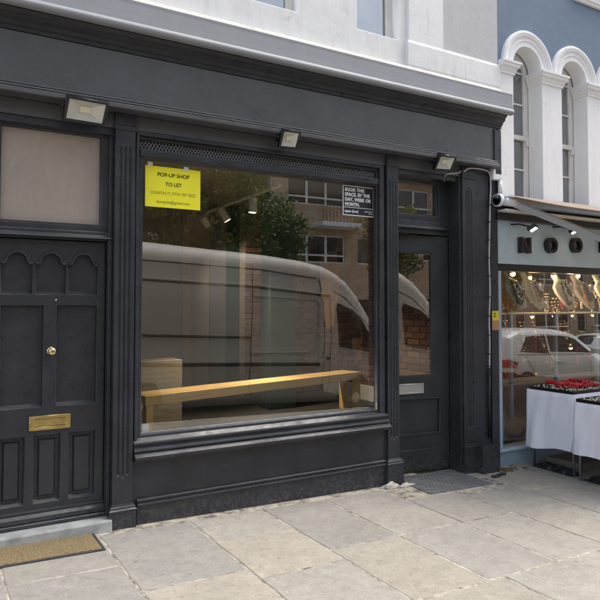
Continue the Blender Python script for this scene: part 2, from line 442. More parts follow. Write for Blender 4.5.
def prism_z(bm, prof, z0, z1):
    a = [bm.verts.new((x, y, z0)) for x, y in prof]; b = [bm.verts.new((x, y, z1)) for x, y in prof]
    n = len(prof)
    for i in range(n): bm.faces.new((a[i], a[(i + 1) % n], b[(i + 1) % n], b[i]))
    bm.faces.new(a[::-1]); bm.faces.new(b)
    bmesh.ops.recalc_face_normals(bm, faces=bm.faces[:]); return bm
def rect_loft(bm, x0, x1, y0, y1, steps, back=False):
    """rectangle grown by `off` on left, right and front, through (off, z) steps"""
    rings = []
    for off, z in steps:
        rings.append([bm.verts.new(c) for c in ((x0 - off, y0 - off, z), (x1 + off, y0 - off, z), (x1 + off, y1 + (off if back else 0), z), (x0 - off, y1 + (off if back else 0), z))])
    for a, b in zip(rings, rings[1:]):
        for i in range(4): bm.faces.new((a[i], a[(i + 1) % 4], b[(i + 1) % 4], b[i]))
    bm.faces.new(rings[0][::-1]); bm.faces.new(rings[-1])
    bmesh.ops.recalc_face_normals(bm, faces=bm.faces[:]); return bm
def tube(bm, pts, r, seg=8, r1=None):
    pts = [Vector(p) for p in pts]; rings = []
    n = len(pts)
    up = Vector((0.13, .21, .97)).normalized()
    for i, p in enumerate(pts):
        t = (pts[min(i + 1, n - 1)] - pts[max(i - 1, 0)]).normalized()
        a = t.cross(up)
        if a.length < .05: a = t.cross(Vector((1, 0, 0)))
        a.normalize(); b = t.cross(a)
        rr = r if r1 is None else r + (r1 - r) * i / (n - 1)
        rings.append([bm.verts.new(p + (a * math.cos(2 * math.pi * k / seg) + b * math.sin(2 * math.pi * k / seg)) * rr) for k in range(seg)])
    for a, b in zip(rings, rings[1:]):
        for k in range(seg): bm.faces.new((a[k], a[(k + 1) % seg], b[(k + 1) % seg], b[k]))
    bm.faces.new(rings[0][::-1]); bm.faces.new(rings[-1]); return bm
def lathe(bm, prof, mat=Matrix(), seg=20):
    """(r,z) profile about Z"""
    rings = [[bm.verts.new(mat @ Vector((r * math.cos(2 * math.pi * k / seg), r * math.sin(2 * math.pi * k / seg), z))) for k in range(seg)] for r, z in prof]
    for a, b in zip(rings, rings[1:]):
        for k in range(seg): bm.faces.new((a[k], a[(k + 1) % seg], b[(k + 1) % seg], b[k]))
    bm.faces.new(rings[0][::-1]); bm.faces.new(rings[-1])
    bmesh.ops.recalc_face_normals(bm, faces=bm.faces[:]); return bm
def ball(bm, c, r, sub=1, scale=(1, 1, 1)):
    t = bmesh.new(); bmesh.ops.create_icosphere(t, subdivisions=sub, radius=r)
    add(bm, t, Matrix.Translation(c) @ Matrix.Diagonal((*scale, 1))); return bm
def curve_mesh(cu):
    o = bpy.data.objects.new('tmp', cu); COL.objects.link(o)
    dg = bpy.context.evaluated_depsgraph_get(); me = bpy.data.meshes.new_from_object(o.evaluated_get(dg))
    bpy.data.objects.remove(o); bpy.data.curves.remove(cu); me.materials.clear(); return me
def plate(loops, y0, y1, bev=.004, res=1):
    """flat board in the XZ plane between y0 (front) and y1 (back); loops = outline and holes as (x,z)"""
    cu = bpy.data.curves.new('plate', 'CURVE'); cu.dimensions = '2D'; cu.fill_mode = 'BOTH'
    th = abs(y1 - y0); cu.extrude = th / 2 - bev; cu.bevel_depth = bev; cu.bevel_resolution = res; cu.offset = -bev
    for lp in loops:
        s = cu.splines.new('POLY'); s.points.add(len(lp) - 1); s.use_cyclic_u = True
        for p, (x, z) in zip(s.points, lp): p.co = (x, z, 0, 1)
    me = curve_mesh(cu)
    me.transform(Matrix.Translation((0, (y0 + y1) / 2, 0)) @ Matrix.Rotation(R(90), 4, 'X'))
    return me
def rl(x0, x1, z0, z1): return [(x0, z0), (x1, z0), (x1, z1), (x0, z1)]
def plate_bm(loops, y0, y1, bev=.004):
    me = plate(loops, y0, y1, bev); bm = bmesh.new(); bm.from_mesh(me); bpy.data.meshes.remove(me); return bm
def text_me(s, size, bold=0.0, ext=.0006, align='LEFT', sx=1, space=1.0, bev=0.0, fat=0.0):
    cu = bpy.data.curves.new('txt', 'FONT'); cu.body = s; cu.size = size; cu.extrude = ext; cu.offset = bold
    cu.align_x = align; cu.align_y = 'CENTER'; cu.space_character = space; cu.resolution_u = 4; cu.bevel_depth = bev
    me = curve_mesh(cu); me.transform(Matrix.Diagonal((sx, 1, 1, 1)))
    if fat:
        bm = bmesh.new()
        for i, (dx, dy) in enumerate(((0, 0), (fat, 0), (-fat, 0), (0, fat), (0, -fat), (fat * .7, fat * .7), (-fat * .7, fat * .7), (fat * .7, -fat * .7), (-fat * .7, -fat * .7))):
            t = bmesh.new(); t.from_mesh(me); add(bm, t, Matrix.Translation((dx, dy, i * 4e-5)))
        bpy.data.meshes.remove(me); me = bpy.data.meshes.new('txt'); bm.to_mesh(me); bm.free()
    return me
def put_text(name, s, size, mat, parent, loc, bold=0., ext=.0006, align='LEFT', sx=1, rot=Matrix(), space=1.0, bev=0.0, fat=0.0):
    me = text_me(s, size, bold, ext, align, sx, space, bev, fat)
    me.transform(Matrix.Translation(loc) @ rot @ Matrix.Rotation(R(90), 4, 'X'))
    return link(name, me, mat, parent)
def copy_tree(o, parent=None):
    c = o.copy(); COL.objects.link(c); c.parent = parent; WO[c.name] = Vector(WO[o.name])
    for ch in list(o.children): copy_tree(ch, c)
    return c

# ================================================================== SETTING
XA, XB = -14.0, 46.0
def sheet(name, x0, x1, y0, y1, dz, mat, th=.06, nx=1, slope=True, jitter=0):
    bm = B()
    zf = (lambda x: gz(x)) if slope else (lambda x: 0)
    vs_ = [bm.verts.new((x, y, zf(x) + dz + t)) for t in (0, -th) for x, y in ((x0, y0), (x1, y0), (x1, y1), (x0, y1))]
    for f in ((0, 1, 2, 3), (7, 6, 5, 4), (0, 4, 5, 1), (1, 5, 6, 2), (2, 6, 7, 3), (3, 7, 4, 0)): bm.faces.new([vs_[i] for i in f])
    bmesh.ops.recalc_face_normals(bm, faces=bm.faces[:])
    return link(name, bm, mat, kind='structure')
sheet('ground', -300, 300, -400, 300, -.26, 'earth')
sheet('road', XA, XB, -12.2, -3.79, -.13, 'road_asphalt', .12)
pave = sheet('pavement', XA, XB, -3.64, 1.2, -.003, 'sand_mortar', .22)
sheet('far_pavement', XA, XB, -20.0, -12.3, -.02, 'kerb_stone', .22)

def slab(x0, x1, y0, y1, i=[0]):
    """one flagstone with worn, slightly uneven edges"""
    gap = .004 + random.random() * .0035
    x0 += gap; x1 -= gap; y0 += gap; y1 -= gap
    lp = []
    nx = max(3, int((x1 - x0) / .09)); ny = max(3, int((y1 - y0) / .09))
    j = lambda: random.uniform(-.0055, .0045)
    for k in range(nx): lp.append((x0 + (x1 - x0) * k / nx, y0 + j()))
    for k in range(ny): lp.append((x1 + j(), y0 + (y1 - y0) * k / ny))
    for k in range(nx): lp.append((x1 - (x1 - x0) * k / nx, y1 + j()))
    for k in range(ny): lp.append((x0 + j(), y1 - (y1 - y0) * k / ny))
    # soften corners
    cx, cy = (x0 + x1) / 2, (y0 + y1) / 2
    dz = random.uniform(-.0025, .002); tx = random.uniform(-.003, .003); ty = random.uniform(-.003, .003)
    bm = B()
    def z(x, y): return gz(x) + .002 + dz + tx * (x - cx) + ty * (y - cy)
    top = []; rim = []; bot = []
    for (x, y) in lp:
        d = Vector((cx - x, cy - y)); d.normalize()
        top.append(bm.verts.new((x + d.x * .007, y + d.y * .007, z(x, y))))
        rim.append(bm.verts.new((x, y, z(x, y) - .004)))
        bot.append(bm.verts.new((x, y, z(x, y) - .05)))
    n = len(lp)
    bm.faces.new(top)
    for k in range(n):
        bm.faces.new((top[k], rim[k], rim[(k + 1) % n], top[(k + 1) % n])); bm.faces.new((rim[k], bot[k], bot[(k + 1) % n], rim[(k + 1) % n]))
    bmesh.ops.recalc_face_normals(bm, faces=bm.faces[:])
    link('paving_slab', bm, 'york_stone', pave)
cols = [-2.6, -2.0, -1.4, -.8, -.2, .42, 1.07, 1.73, 2.345, 2.93, 3.55, 4.10, 4.72, 5.33, 5.95, 6.6, 7.25, 7.9]
jn = {.42: [-.03, -.655, -1.3], 1.07: [-.09, -1.075], 1.73: [-.09, -.565, -1.235], 2.345: [-.08, -1.055], 2.93: [-.07, -.555, -1.05], 3.55: [-.03, -.44, -1.06], 4.10: [-.54, -1.215], 4.72: [-.16, -.70, -1.30], 5.33: [-.0, -.93], 5.95: [.0, -.62, -1.2], 3.55: [-.42, -1.06]}
for a, b in zip(cols, cols[1:]):
    js = jn.get(a, [-.04, -.4 - random.random() * .4, -1.25]) + [-1.895]
    for y1, y0 in zip(js, js[1:]): slab(a, b, y0, y1)
x = -2.6
rows2 = [-1.905, -2.62, -3.14, -3.635]
for r_ in range(3):
    x = -2.65 + [.0, .35, .15, .5][r_]
    if r_ == 0: xs_ = [-2.6, -1.7, -.6, .35, 1.35, 2.2, 3.045, 3.95, 4.9, 5.8, 6.8, 7.9]
    else:
        xs_ = [x]
        while xs_[-1] < 7.9: xs_.append(xs_[-1] + random.uniform(.65, 1.05))
    for a, b in zip(xs_, xs_[1:]): slab(a, b, rows2[r_ + 1], rows2[r_])
kerb = empty('kerb', (0, -3.72, gz(0)), kind='structure')
for k in range(26):
    a = -5 + k * .92; bm = B()
    box(bm, a + .004, a + .916, -3.785, -3.645, -.2, .0, .012, 2)
    for v in bm.verts: v.co.z += gz(v.co.x)
    link('kerb_stone', bm, 'kerb_stone', kerb)

# ================================================================== DARK SHOP BUILDING
shop = empty('dark_shop_building', (2.6, 0, gz(2.6)), 'dark grey painted shopfront with white rendered storey above', 'shop')
XL, XR = -.6, 5.175
def part(name, bm, mat, parent=None, **k): return link(name, bm, mat, parent or shop, **k)

# --- upper wall with two window openings
W1 = (fp(240, 5, .0).x, fp(299, 9, 0).x); W2 = (fp(357, 20, 0).x, fp(399, 30, 0).x)
zs = 4.05
loops = [rl(XL, XR, 3.70, 11.0), rl(W1[0], W1[1], zs, 5.8), rl(W2[0], W2[1], zs, 5.8)]
xw0 = W1[0] - (W2[0] - W1[1]) - (W1[1] - W1[0])
loops.append(rl(xw0, xw0 + W1[1] - W1[0], zs, 5.8))
uw = part('upper_wall', plate(loops, 0.0, .3, .004), 'white_render')
px0, px1 = fp(409, 30, -.03).x, fp(443.5, 30, -.03).x
part('wall_pilaster', box(B(), px0, px1, -.03, .05, 4.07, 10.9, .004), 'bright_white')
part('rendered_panel', box(B(), px1 + .002, XR - .003, -.014, .05, 4.08, 10.9, .003), 'grey_render')
bm = B(); prism_x(bm, [(.05, 3.80), (-.035, 3.80), (-.045, 3.835), (-.045, 3.93), (-.043, 4.045), (-.034, 4.075), (.05, 4.09)], px0 - .02, XR)
part('base_band', bm, 'white_render')
bm = B(); prism_x(bm, [(.05, 3.70), (-.085, 3.70), (-.085, 3.745), (-.07, 3.755), (-.075, 3.775), (-.06, 3.80), (-.048, 3.81), (.05, 3.815)], XL, XR - .015)
part('string_course', bm, 'cream_trim')
for (a, b) in (W1, W2, (xw0, xw0 + W1[1] - W1[0])):
    wn = part('window', plate([rl(a, b, zs, 5.8), rl(a + .05, b - .07, zs + .06, 4.9), rl(a + .05, b - .07, 4.95, 5.75)], .1, .16, .006), 'sash_white')
    part('sill', box(B(), a, b, .0, .12, zs - .03, zs + .015, .006), 'white_render', wn)
    part('pane', box(B(), a + .045, b - .065, .125, .131, zs + .05, 5.78, 0), 'sash_glass', wn)
    part('curtain', box(B(), a + (b - a) * .38, b - .04, .30, .34, zs + .02, 5.79, .01), 'curtain', wn)
    bm = B(); box(bm, a - .1, b + .1, .75, .8, 3.9, 6, 0)
    part('room_backing', bm, 'slate_board', wn)
bm = B(); lathe(bm, [(.17, 4.30), (.12, 4.62), (.115, 4.62), (.165, 4.30)], Matrix.Translation((W2[0] + .30, .42, 0)), 24)
link('pendant_lampshade', bm, 'lamp_shade', None, 'cream drum lampshade hanging behind the upper right window', 'lampshade', smooth=True)

part('rear_block', box(B(), XL, XR, .85, 9.0, 3.05, 10.95, 0), 'slate_board')
part('roof', box(B(), XL, XR, -.12, 9.05, 11.001, 11.2, .01), 'slate_board')
# --- grey lead-covered ledge
pr = [(.05, 3.53), (-.13, 3.52), (-.16, 3.50), (-.18, 3.500)]
for k in range(9):
    t = R(-90 + 180 * k / 8 * .72); pr.append((-.188 - .026 * math.cos(t), 3.526 + .026 * math.sin(t)))
pr += [(-.198, 3.556), (-.196, 3.60), (-.190, 3.603), (-.188, 3.69), (-.190, 3.715), (-.182, 3.722), (.05, 3.76)]
bm = B(); prism_x(bm, pr, XL, XR + .015)
led = part('ledge', bm, 'lead_grey')
bm = B(); prism_x(bm, [(.05, 3.38), (-.066, 3.38), (-.070, 3.405), (-.082, 3.412), (-.094, 3.436), (-.120, 3.452), (-.124, 3.476), (-.15, 3.496), (-.15, 3.505), (.05, 3.505)], XL, XR - .02)
part('cornice_moulding', bm, 'dark_paint')

# --- fascia
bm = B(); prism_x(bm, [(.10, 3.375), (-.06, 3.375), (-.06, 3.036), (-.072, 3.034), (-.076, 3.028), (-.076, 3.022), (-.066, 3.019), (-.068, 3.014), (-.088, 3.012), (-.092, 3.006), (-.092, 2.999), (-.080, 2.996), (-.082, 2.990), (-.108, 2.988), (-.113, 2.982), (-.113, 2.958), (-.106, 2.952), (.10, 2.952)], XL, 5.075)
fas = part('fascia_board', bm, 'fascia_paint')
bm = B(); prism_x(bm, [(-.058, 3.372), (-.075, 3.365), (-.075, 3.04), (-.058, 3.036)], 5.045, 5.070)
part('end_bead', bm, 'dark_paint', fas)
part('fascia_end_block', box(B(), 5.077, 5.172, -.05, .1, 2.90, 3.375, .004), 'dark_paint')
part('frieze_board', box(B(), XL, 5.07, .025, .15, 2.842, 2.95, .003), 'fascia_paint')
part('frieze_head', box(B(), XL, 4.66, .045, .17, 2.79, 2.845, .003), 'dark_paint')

# --- pilasters
def pilaster(x0, x1, ztop_cap, zb, base_out=.022, yb=.16, gt=2.70, gb=.325, left=0):
    n = 3; wdt = x1 - x0; g = .013; pitch = .034; c = (x0 + x1) / 2
    def prof(grooves):
        p = [(x0, yb), (x0, 0.002), (x0 + .002, 0)]
        if grooves:
            for k in range(n):
                m_ = c + (k - 1) * pitch
                for t in range(7):
                    a = math.pi * t / 6; p.append((m_ - g * .62 * math.cos(a), .009 * math.sin(a)))
        p += [(x1 - .002, 0), (x1, .002), (x1, yb)]
        return p
    bm = B()
    prism_z(bm, prof(False), zb - .05, gb); prism_z(bm, prof(True), gb, gt); prism_z(bm, prof(False), gt, ztop_cap)
    p = part('pilaster', bm, 'dark_paint')
    bm = B(); rect_loft(bm, x0, x1, 0, yb, [(0.002, ztop_cap - .012), (.006, ztop_cap - .010), (.007, ztop_cap), (.012, ztop_cap + .006), (.012, ztop_cap + .02), (.004, ztop_cap + .026), (.004, ztop_cap + .118)])
    part('capital', bm, 'dark_paint', p)
    bm = B(); o_ = base_out
    rect_loft(bm, x0, x1, 0, yb, [(o_, zb - .40), (o_, zb - .052), (o_ + .004, zb - .05), (o_ + .004, zb - .042), (o_ - .004, zb - .034), (o_ - .004, zb - .022), (o_ - .012, zb - .016), (.004, zb)])
    part('base', bm, 'dark_paint', p)
    for k in range(3):
        for zz in (gt + (.012 if k != 1 else .03), gb - (.012 if k != 1 else .03)):
            bm = B(); ball(bm, (c + (k - 1) * pitch, -.001, zz), .0038, 1); part('stud', bm, 'aluminium' if zz < 1 else 'black_plastic', p, smooth=True)
    return p
pilaster(1.178, 1.325, 2.835, .112)
pilaster(3.690, 3.822, 2.850, .125, .028)
pilaster(4.655, 4.835, 2.830, .165, .014, .3)
pilaster(.085, .225, 2.835, .13)
part('side_wall', box(B(), XL, .084, .02, .3, -.25, 2.84, .004), 'dark_paint')
part('side_pier', box(B(), 4.838, 5.042, .012, .3, -.2, 2.90, .004), 'dark_paint')
part('corner_strip', box(B(), 5.062, 5.170, .006, .3, -.2, 2.90, .004), 'dark_paint')
bk0, bk1 = fp(483.5, 460, -.10).x, fp(498, 460, -.10).x
part('pier_plinth', box(B(), bk0, bk1 + .02, -.10, .05, -.3, fp(484, 447, -.10).z, .006, 2), 'dark_paint')

# --- display window
wx0, wx1 = 1.335, 3.672
GX0, GX1, GZ0, GZ1 = 1.398, 3.600, .578, 2.650
dw = part('display_window', plate([rl(wx0, wx1, .50, 2.832), rl(GX0, GX1, GZ0, GZ1), rl(1.372, 3.602, 2.722, 2.800)], .045, .105, .008, 2), 'dark_paint')
part('frame_bead', plate([rl(wx0 + .002, wx1 - .002, .50, 2.842), rl(wx0 + .026, wx1 - .055, .505, 2.812)], .018, .050, .006, 2), 'dark_paint', dw)
part('transom_rail', box(B(), GX0 - .03, GX1 + .02, .028, .1, 2.655, 2.716, .01, 2), 'dark_paint', dw)
part('pane', box(B(), GX0 - .01, GX1 + .01, .108, .114, GZ0 - .01, GZ1 + .01, 0), 'shop_glass', dw)
bm = B(); zc0, zc1 = 2.712, 2.808
def bar2(bm, xa, za, xb, zb, y, w_=.0035, d=.004):
    v = Vector((xb - xa, 0, zb - za)); v.normalize(); nn = Vector((-v.z, 0, v.x)) * w_
    q = [Vector((xa, y, za)) + nn, Vector((xa, y, za)) - nn, Vector((xb, y, zb)) - nn, Vector((xb, y, zb)) + nn]
    a = [bm.verts.new(c) for c in q]; b = [bm.verts.new(c + Vector((0, d, 0))) for c in q]
    bm.faces.new(a)
    for i in range(4): bm.faces.new((a[i], b[i], b[(i + 1) % 4], a[(i + 1) % 4]))
k = 1.30
while k < 3.62:
    bar2(bm, k, zc0, k + .062, zc1, .075); bar2(bm, k + .062, zc0, k, zc1, .0785); k += .0265
part('vent_grille', bm, 'vent_grey', dw)
part('vent_backing', box(B(), 1.36, 3.62, .12, .125, 2.70, 2.815, 0), 'black_plastic', dw)
bm = B(); prism_x(bm, [(.10, .585), (.085, .582), (.0, .535), (-.004, .528), (-.004, .515), (.008, .507), (.008, .497), (-.018, .486), (-.022, .478), (-.022, .468), (-.012, .461), (-.048, .443), (-.054, .436), (-.056, .424), (-.05, .414), (-.03, .408), (-.026, .400), (.03, .392), (.10, .392)], wx0 - .004, wx1 + .012)
part('sill', bm, 'dark_paint', dw)
# worn lower glazing putty
bm = B(); prism_x(bm, [(.107, .588), (.096, .590), (.084, .5845), (.107, .5845)], GX0 + .003, GX1 - .003); part('putty_strip', bm, 'putty', dw)
sr = part('stall_riser', box(B(), 1.30, 3.70, .035, .2, -.3, .40, .003), 'dark_paint')
bm = B(); prism_x(bm, [(.04, .122), (.018, .120), (.008, .112), (.006, .104), (.014, .098), (.014, .092), (.002, .088), (-.002, .080), (.0, .070), (.012, .066), (.012, -.32), (.04, -.32)], 1.362, 3.66)
part('plinth', bm, 'dark_paint', sr)

# --- house door on the left
YD = .12
dx0, dx1 = .395, 1.145
def arch_loop(a, b, z0, zs_, zt):
    c = (a + b) / 2; r = (b - a) / 2 - .028; lp = [(a, z0), (b, z0), (b, zs_), (b - .022, zs_), (c + r, zs_ + .012)]
    for t in range(1, 12):
        an = math.pi * t / 12; lp.append((c + r * math.cos(an), zs_ + .012 + (zt - zs_ - .012) * math.sin(an)))
    lp += [(c - r, zs_ + .012), (a + .022, zs_), (a, zs_)]
    return lp
def X(u): return fp(u, 300, YD).x
ar = [(X(1), X(32)), (X(36), X(65.5)), (X(69), X(97.5))]
mid = [(X(1.5), X(43.5)), (X(57.5), X(97))]
low = [(X(.5), X(26.5)), (X(36), X(62)), (X(71), X(96.5))]
A0, A1, A2 = 1.620, 1.835, 1.915; M0, M1 = .832, 1.540; L0, L1 = .170, .635
holes = [arch_loop(a, b, A0, A1, A2) for a, b in ar] + [rl(a, b, M0, M1) for a, b in mid] + [rl(a, b, L0, L1) for a, b in low]
hd = part('house_door', plate([rl(dx0, dx1, .02, 2.005)] + holes, YD, YD + .05, .007, 2), 'door_paint')
for a, b in ar: part('panel', box(B(), a - .005, b + .005, YD + .034, YD + .046, A0 - .005, A2 + .02, 0), 'door_paint', hd)
def raised(a, b, z0, z1, inset, name='panel'):
    bm = B(); box(bm, a - .004, b + .004, YD + .034, YD + .046, z0 - .004, z1 + .004, 0)
    # splayed lower sill of the recess
    prism_x(bm, [(YD + .003, z0 - .002), (YD + .036, z0 + .024), (YD + .04, z0 - .002)], a, b)
    if inset:
        i = inset; t = B()
        rings = []
        for off, y in ((i, YD + .0345), (i + .010, YD + .018)):
            rings.append([t.verts.new((x_, y, z_)) for x_, z_ in rl(a + off, b - off, z0 + off + .012, z1 - off)])
        for q in range(4): t.faces.new((rings[0][q], rings[0][(q + 1) % 4], rings[1][(q + 1) % 4], rings[1][q]))
        t.faces.new(rings[1]); bmesh.ops.recalc_face_normals(t, faces=t.faces[:]); add(bm, t)
    return part(name, bm, 'door_paint', hd)
for a, b in ar:
    bm = B(); prism_x(bm, [(YD + .003, A0 - .002), (YD + .036, A0 + .022), (YD + .04, A0 - .002)], a, b); part('panel_ledge', bm, 'door_paint', hd)
for a, b in ar:
    lp_ = arch_loop(a, b, A0, A1, A2)[2:]; lp_ = [(lp_[0][0] + .004, lp_[0][1] - .004)] + lp_ + [(lp_[-1][0] - .004, lp_[-1][1] - .004)]
    part('arch_moulding', tube(B(), [(x_, YD - .001, z_) for x_, z_ in lp_], .011, 8), 'door_paint', hd, smooth=True)
for a, b in mid: raised(a, b, M0, M1, 0)
for a, b in low: raised(a, b, L0, L1, .028)
bm = B(); prism_x(bm, [(YD + .01, .135), (YD - .008, .128), (YD - .012, .118), (YD - .008, .105), (YD - .028, .085), (YD - .034, .06), (YD - .03, .052), (YD + .01, .05)], dx0, dx1)
part('weather_board', bm, 'door_paint', hd)
for (u, v) in ((50, 243.5), (106.3, 246), (106.3, 295.5), (56, 300), (106.3, 338), (105.5, 383), (105.3, 427), (105.6, 470)):
    p = fp(u, v, YD); bm = B(); ball(bm, (p.x, YD - .001, p.z), .0065 if (u, v) != (56, 300) else .009, 1, (1, .6, 1)); part('stud', bm, 'aluminium' if u == 56 else 'dark_paint', hd, smooth=True)
p = fp(51, 351, YD); bm = B()
lathe(bm, [(.0305, .0), (.030, .004), (.024, .008), (.012, .012), (.011, .028), (.020, .034), (.027, .044), (.029, .054), (.025, .064), (.014, .070), (.004, .071)], Matrix.Translation((p.x, YD, p.z)) @ Matrix.Rotation(R(90), 4, 'X'), 22)
part('door_knob', bm, 'brass_polished', hd, smooth=True)
a, b = fp(29, 418, YD), fp(70.3, 429, YD); z0, z1 = .672, .772
lp = part('letter_plate', plate([rl(a.x, b.x, z0, z1), rl(a.x + .032, b.x - .032, z0 + .022, z1 - .022)], YD - .008, YD + .002, .003, 2), 'brass', hd)
part('letter_plate_flap', box(B(), a.x + .030, b.x - .030, YD - .0005, YD + .003, z0 + .025, z1 - .025, .002), 'brass', hd)
# frame, transom light
part('door_frame', plate([rl(.226, 1.180, -.04, 2.80), rl(dx0 - .004, dx1 + .004, -.06, 2.012), rl(.418, 1.102, 2.115, 2.785)], .085, .17, .006, 2), 'dark_paint')
part('frame_post', box(B(), 1.150, 1.177, .055, .1, -.04, 2.80, .004), 'dark_paint')
tl = part('transom_light', plate([rl(.40, 1.125, 2.085, 2.80), rl(.432, 1.094, 2.128, 2.772)], .088, .14, .006, 2), 'dark_paint')
part('pane', box(B(), .42, 1.10, .125, .131, 2.12, 2.78, 0), 'frosted_film', tl)
bm = B(); prism_x(bm, [(.10, 2.085), (.072, 2.078), (.062, 2.066), (.062, 2.05), (.05, 2.035), (.045, 2.022), (.10, 2.015)], .226, 1.176); part('transom_bar', bm, 'dark_paint')
bm = B(); box(bm, -.05, 1.172, -.045, .16, -.3, .022, .012, 2); part('doorstep', bm, 'step_stone')
part('threshold', box(B(), .30, 1.17, .07, .2, .0, .052, .006), 'dark_paint')

# --- shop door on the right, a little ajar (hinged on its right edge)
YS = .19
def XS(u): return fp(u, 300, YS).x
def ZS(u, v): return fp(u, v, YS).z
sx0, sx1 = 3.852, XS(448.5)
sz0, sz1 = ZS(404, 476), ZS(448, 236.7)
gx0, gx1 = sx0 + .11, XS(433.8); gz0, gz1 = ZS(420, 377), ZS(398, 250.5)
qx0, qx1 = sx0 + .10, XS(440.5); qz0, qz1 = ZS(440, 433), ZS(440, 396.5)
AJ = Matrix.Translation((sx1, YS, 0)) @ Matrix.Rotation(R(-8.0), 4, 'Z') @ Matrix.Translation((-sx1, -YS, 0))
def aj(m):
    if isinstance(m, bmesh.types.BMesh): bmesh.ops.transform(m, matrix=AJ, verts=m.verts)
    else: m.transform(AJ)
    return m
sdoor = part('shop_door', aj(plate([rl(sx0, sx1, sz0, sz1), rl(gx0, gx1, gz0, gz1), rl(qx0, qx1, qz0, qz1)], YS, YS + .045, .006, 2)), 'shop_door_paint')
part('pane', aj(box(B(), gx0 - .008, gx1 + .008, YS + .020, YS + .026, gz0 - .008, gz1 + .008, 0)), 'shop_glass', sdoor)
part('glazing_bead', aj(plate([rl(gx0 - .004, gx1 + .004, gz0 - .004, gz1 + .004), rl(gx0 + .012, gx1 - .012, gz0 + .012, gz1 - .012)], YS + .006, YS + .019, .004)), 'shop_door_paint', sdoor)
part('panel', aj(box(B(), qx0 - .006, qx1 + .006, YS + .018, YS + .03, qz0 - .006, qz1 + .006, 0)), 'shop_door_paint', sdoor)
part('panel_moulding', aj(plate([rl(qx0 - .012, qx1 + .012, qz0 - .012, qz1 + .012), rl(qx0 + .018, qx1 - .018, qz0 + .018, qz1 - .018)], YS - .008, YS + .018, .006, 2)), 'shop_door_paint', sdoor)
part('kick_board', aj(box(B(), sx0 + .01, sx1 - .01, YS - .004, YS + .01, sz0 + .02, sz0 + .22, .003)), 'shop_door_paint', sdoor)
b_ = XS(425.5); z0, z1 = ZS(412, 395), ZS(412, 384.6); a_ = b_ - .30
part('letter_plate', aj(plate([rl(a_, b_, z0, z1), rl(a_ + .018, b_ - .018, z0 + .016, z1 - .016)], YS - .010, YS + .002, .003, 2)), 'aluminium', sdoor)
part('letter_plate_flap', aj(box(B(), a_ + .017, b_ - .017, YS - .005, YS + .002, z0 + .015, z1 - .015, .002)), 'aluminium', sdoor)
fx0, fx1 = 3.80, 4.668
tz0, tz1 = ZS(420, 214.2), ZS(420, 182)
part('shop_door_frame', plate([rl(fx0, fx1, -.16, 2.86), rl(sx0 - .006, sx1 + .006, -.2, sz1 + .012), rl(3.88, XS(438.5), tz0 - .01, tz1 + .01)], YS - .012, YS + .08, .006, 2), 'dark_paint')
st = part('shop_transom', plate([rl(3.86, XS(440), tz0 - .03, tz1 + .03), rl(3.89, XS(437), tz0, tz1)], YS + .004, YS + .05, .005, 2), 'dark_paint')
part('pane', box(B(), 3.88, XS(438), YS + .025, YS + .031, tz0 - .01, tz1 + .01, 0), 'shop_glass', st)
zb_ = ZS(430, 228.5)
bm = B(); prism_x(bm, [(YS, zb_ + .075), (YS - .02, zb_ + .072), (YS - .024, zb_ + .02), (YS - .05, zb_ + .012), (YS - .055, zb_ - .012), (YS - .02, zb_ - .026), (YS, zb_ - .028)], fx0, fx1 - .012); part('transom_bar', bm, 'dark_paint')
part('door_lining', box(B(), 4.63, 4.654, .02, YS - .014, -.2, 2.84, .002), 'dark_paint')
part('threshold', box(B(), 3.84, 4.65, .06, YS + .1, -.4, -.135, .005), 'step_stone')
# lump of mortar at the foot of the pilaster
bm = B(); t = bmesh.new(); bmesh.ops.create_icosphere(t, subdivisions=4, radius=.07)
for v in t.verts:
    v.co *= 1 + random.uniform(-.10, .10) + .35 * math.sin(v.co.x * 60) * math.sin(v.co.y * 47); v.co.z = v.co.z * .5
add(bm, t, Matrix.Translation((3.66, -.055, gz(3.66) + .004)) @ Matrix.Diagonal((1.2, .62, 1, 1)))
link('mortar_lump', bm, 'rubble', None, 'pale lump of crumbled mortar under the dark pilaster left of the shop door', 'rubble')
bm = B(); t = bmesh.new(); bmesh.ops.create_icosphere(t, subdivisions=4, radius=.055)
for v in t.verts:
    v.co *= 1 + random.uniform(-.10, .10) + .35 * math.sin(v.co.x * 71 + 1) * math.sin(v.co.y * 53); v.co.z = v.co.z * .3
add(bm, t, Matrix.Translation((3.83, -.075, gz(3.83) + .003)) @ Matrix.Diagonal((1.4, .6, 1, 1)))
link('mortar_patch', bm, 'rubble', None, 'flat pale mortar patch between dark pilaster base and ribbed grey mat', 'rubble')

# ================================================================== SHOP INTERIOR
def wall(name, bm, mat, **k): return link(name, bm, mat, None, kind='structure')
RX1, RY = 4.985, 3.25
wall('back_wall', box(B(), .9, RX1 + .1, RY, RY + .1, -.3, 3.0, 0), 'plaster_wall')
wall('left_wall', box(B(), 1.12, 1.17, .18, RY, -.3, 3.0, 0), 'plaster_wall')
wall('ceiling', box(B(), 1.0, RX1 + .1, .18, RY, 2.90, 3.0, 0), 'ceiling_paint')
wall('shop_floor', box(B(), 1.0, RX1 + .1, .2, RY, -.25, -.13, 0), 'floor_concrete')
bm = B(); box(bm, 1.17, 3.82, .21, 3.24, -.13, .30, .004); box(bm, 3.825, RX1, 1.05, 3.24, -.13, .30, .004)
wall('raised_window_floor', bm, 'floor_concrete')
bsw = wall('brick_side_wall', box(B(), RX1, RX1 + .1, .3, RY, -.13, 2.9, 0), 'brick_mortar')
_bricks = {}
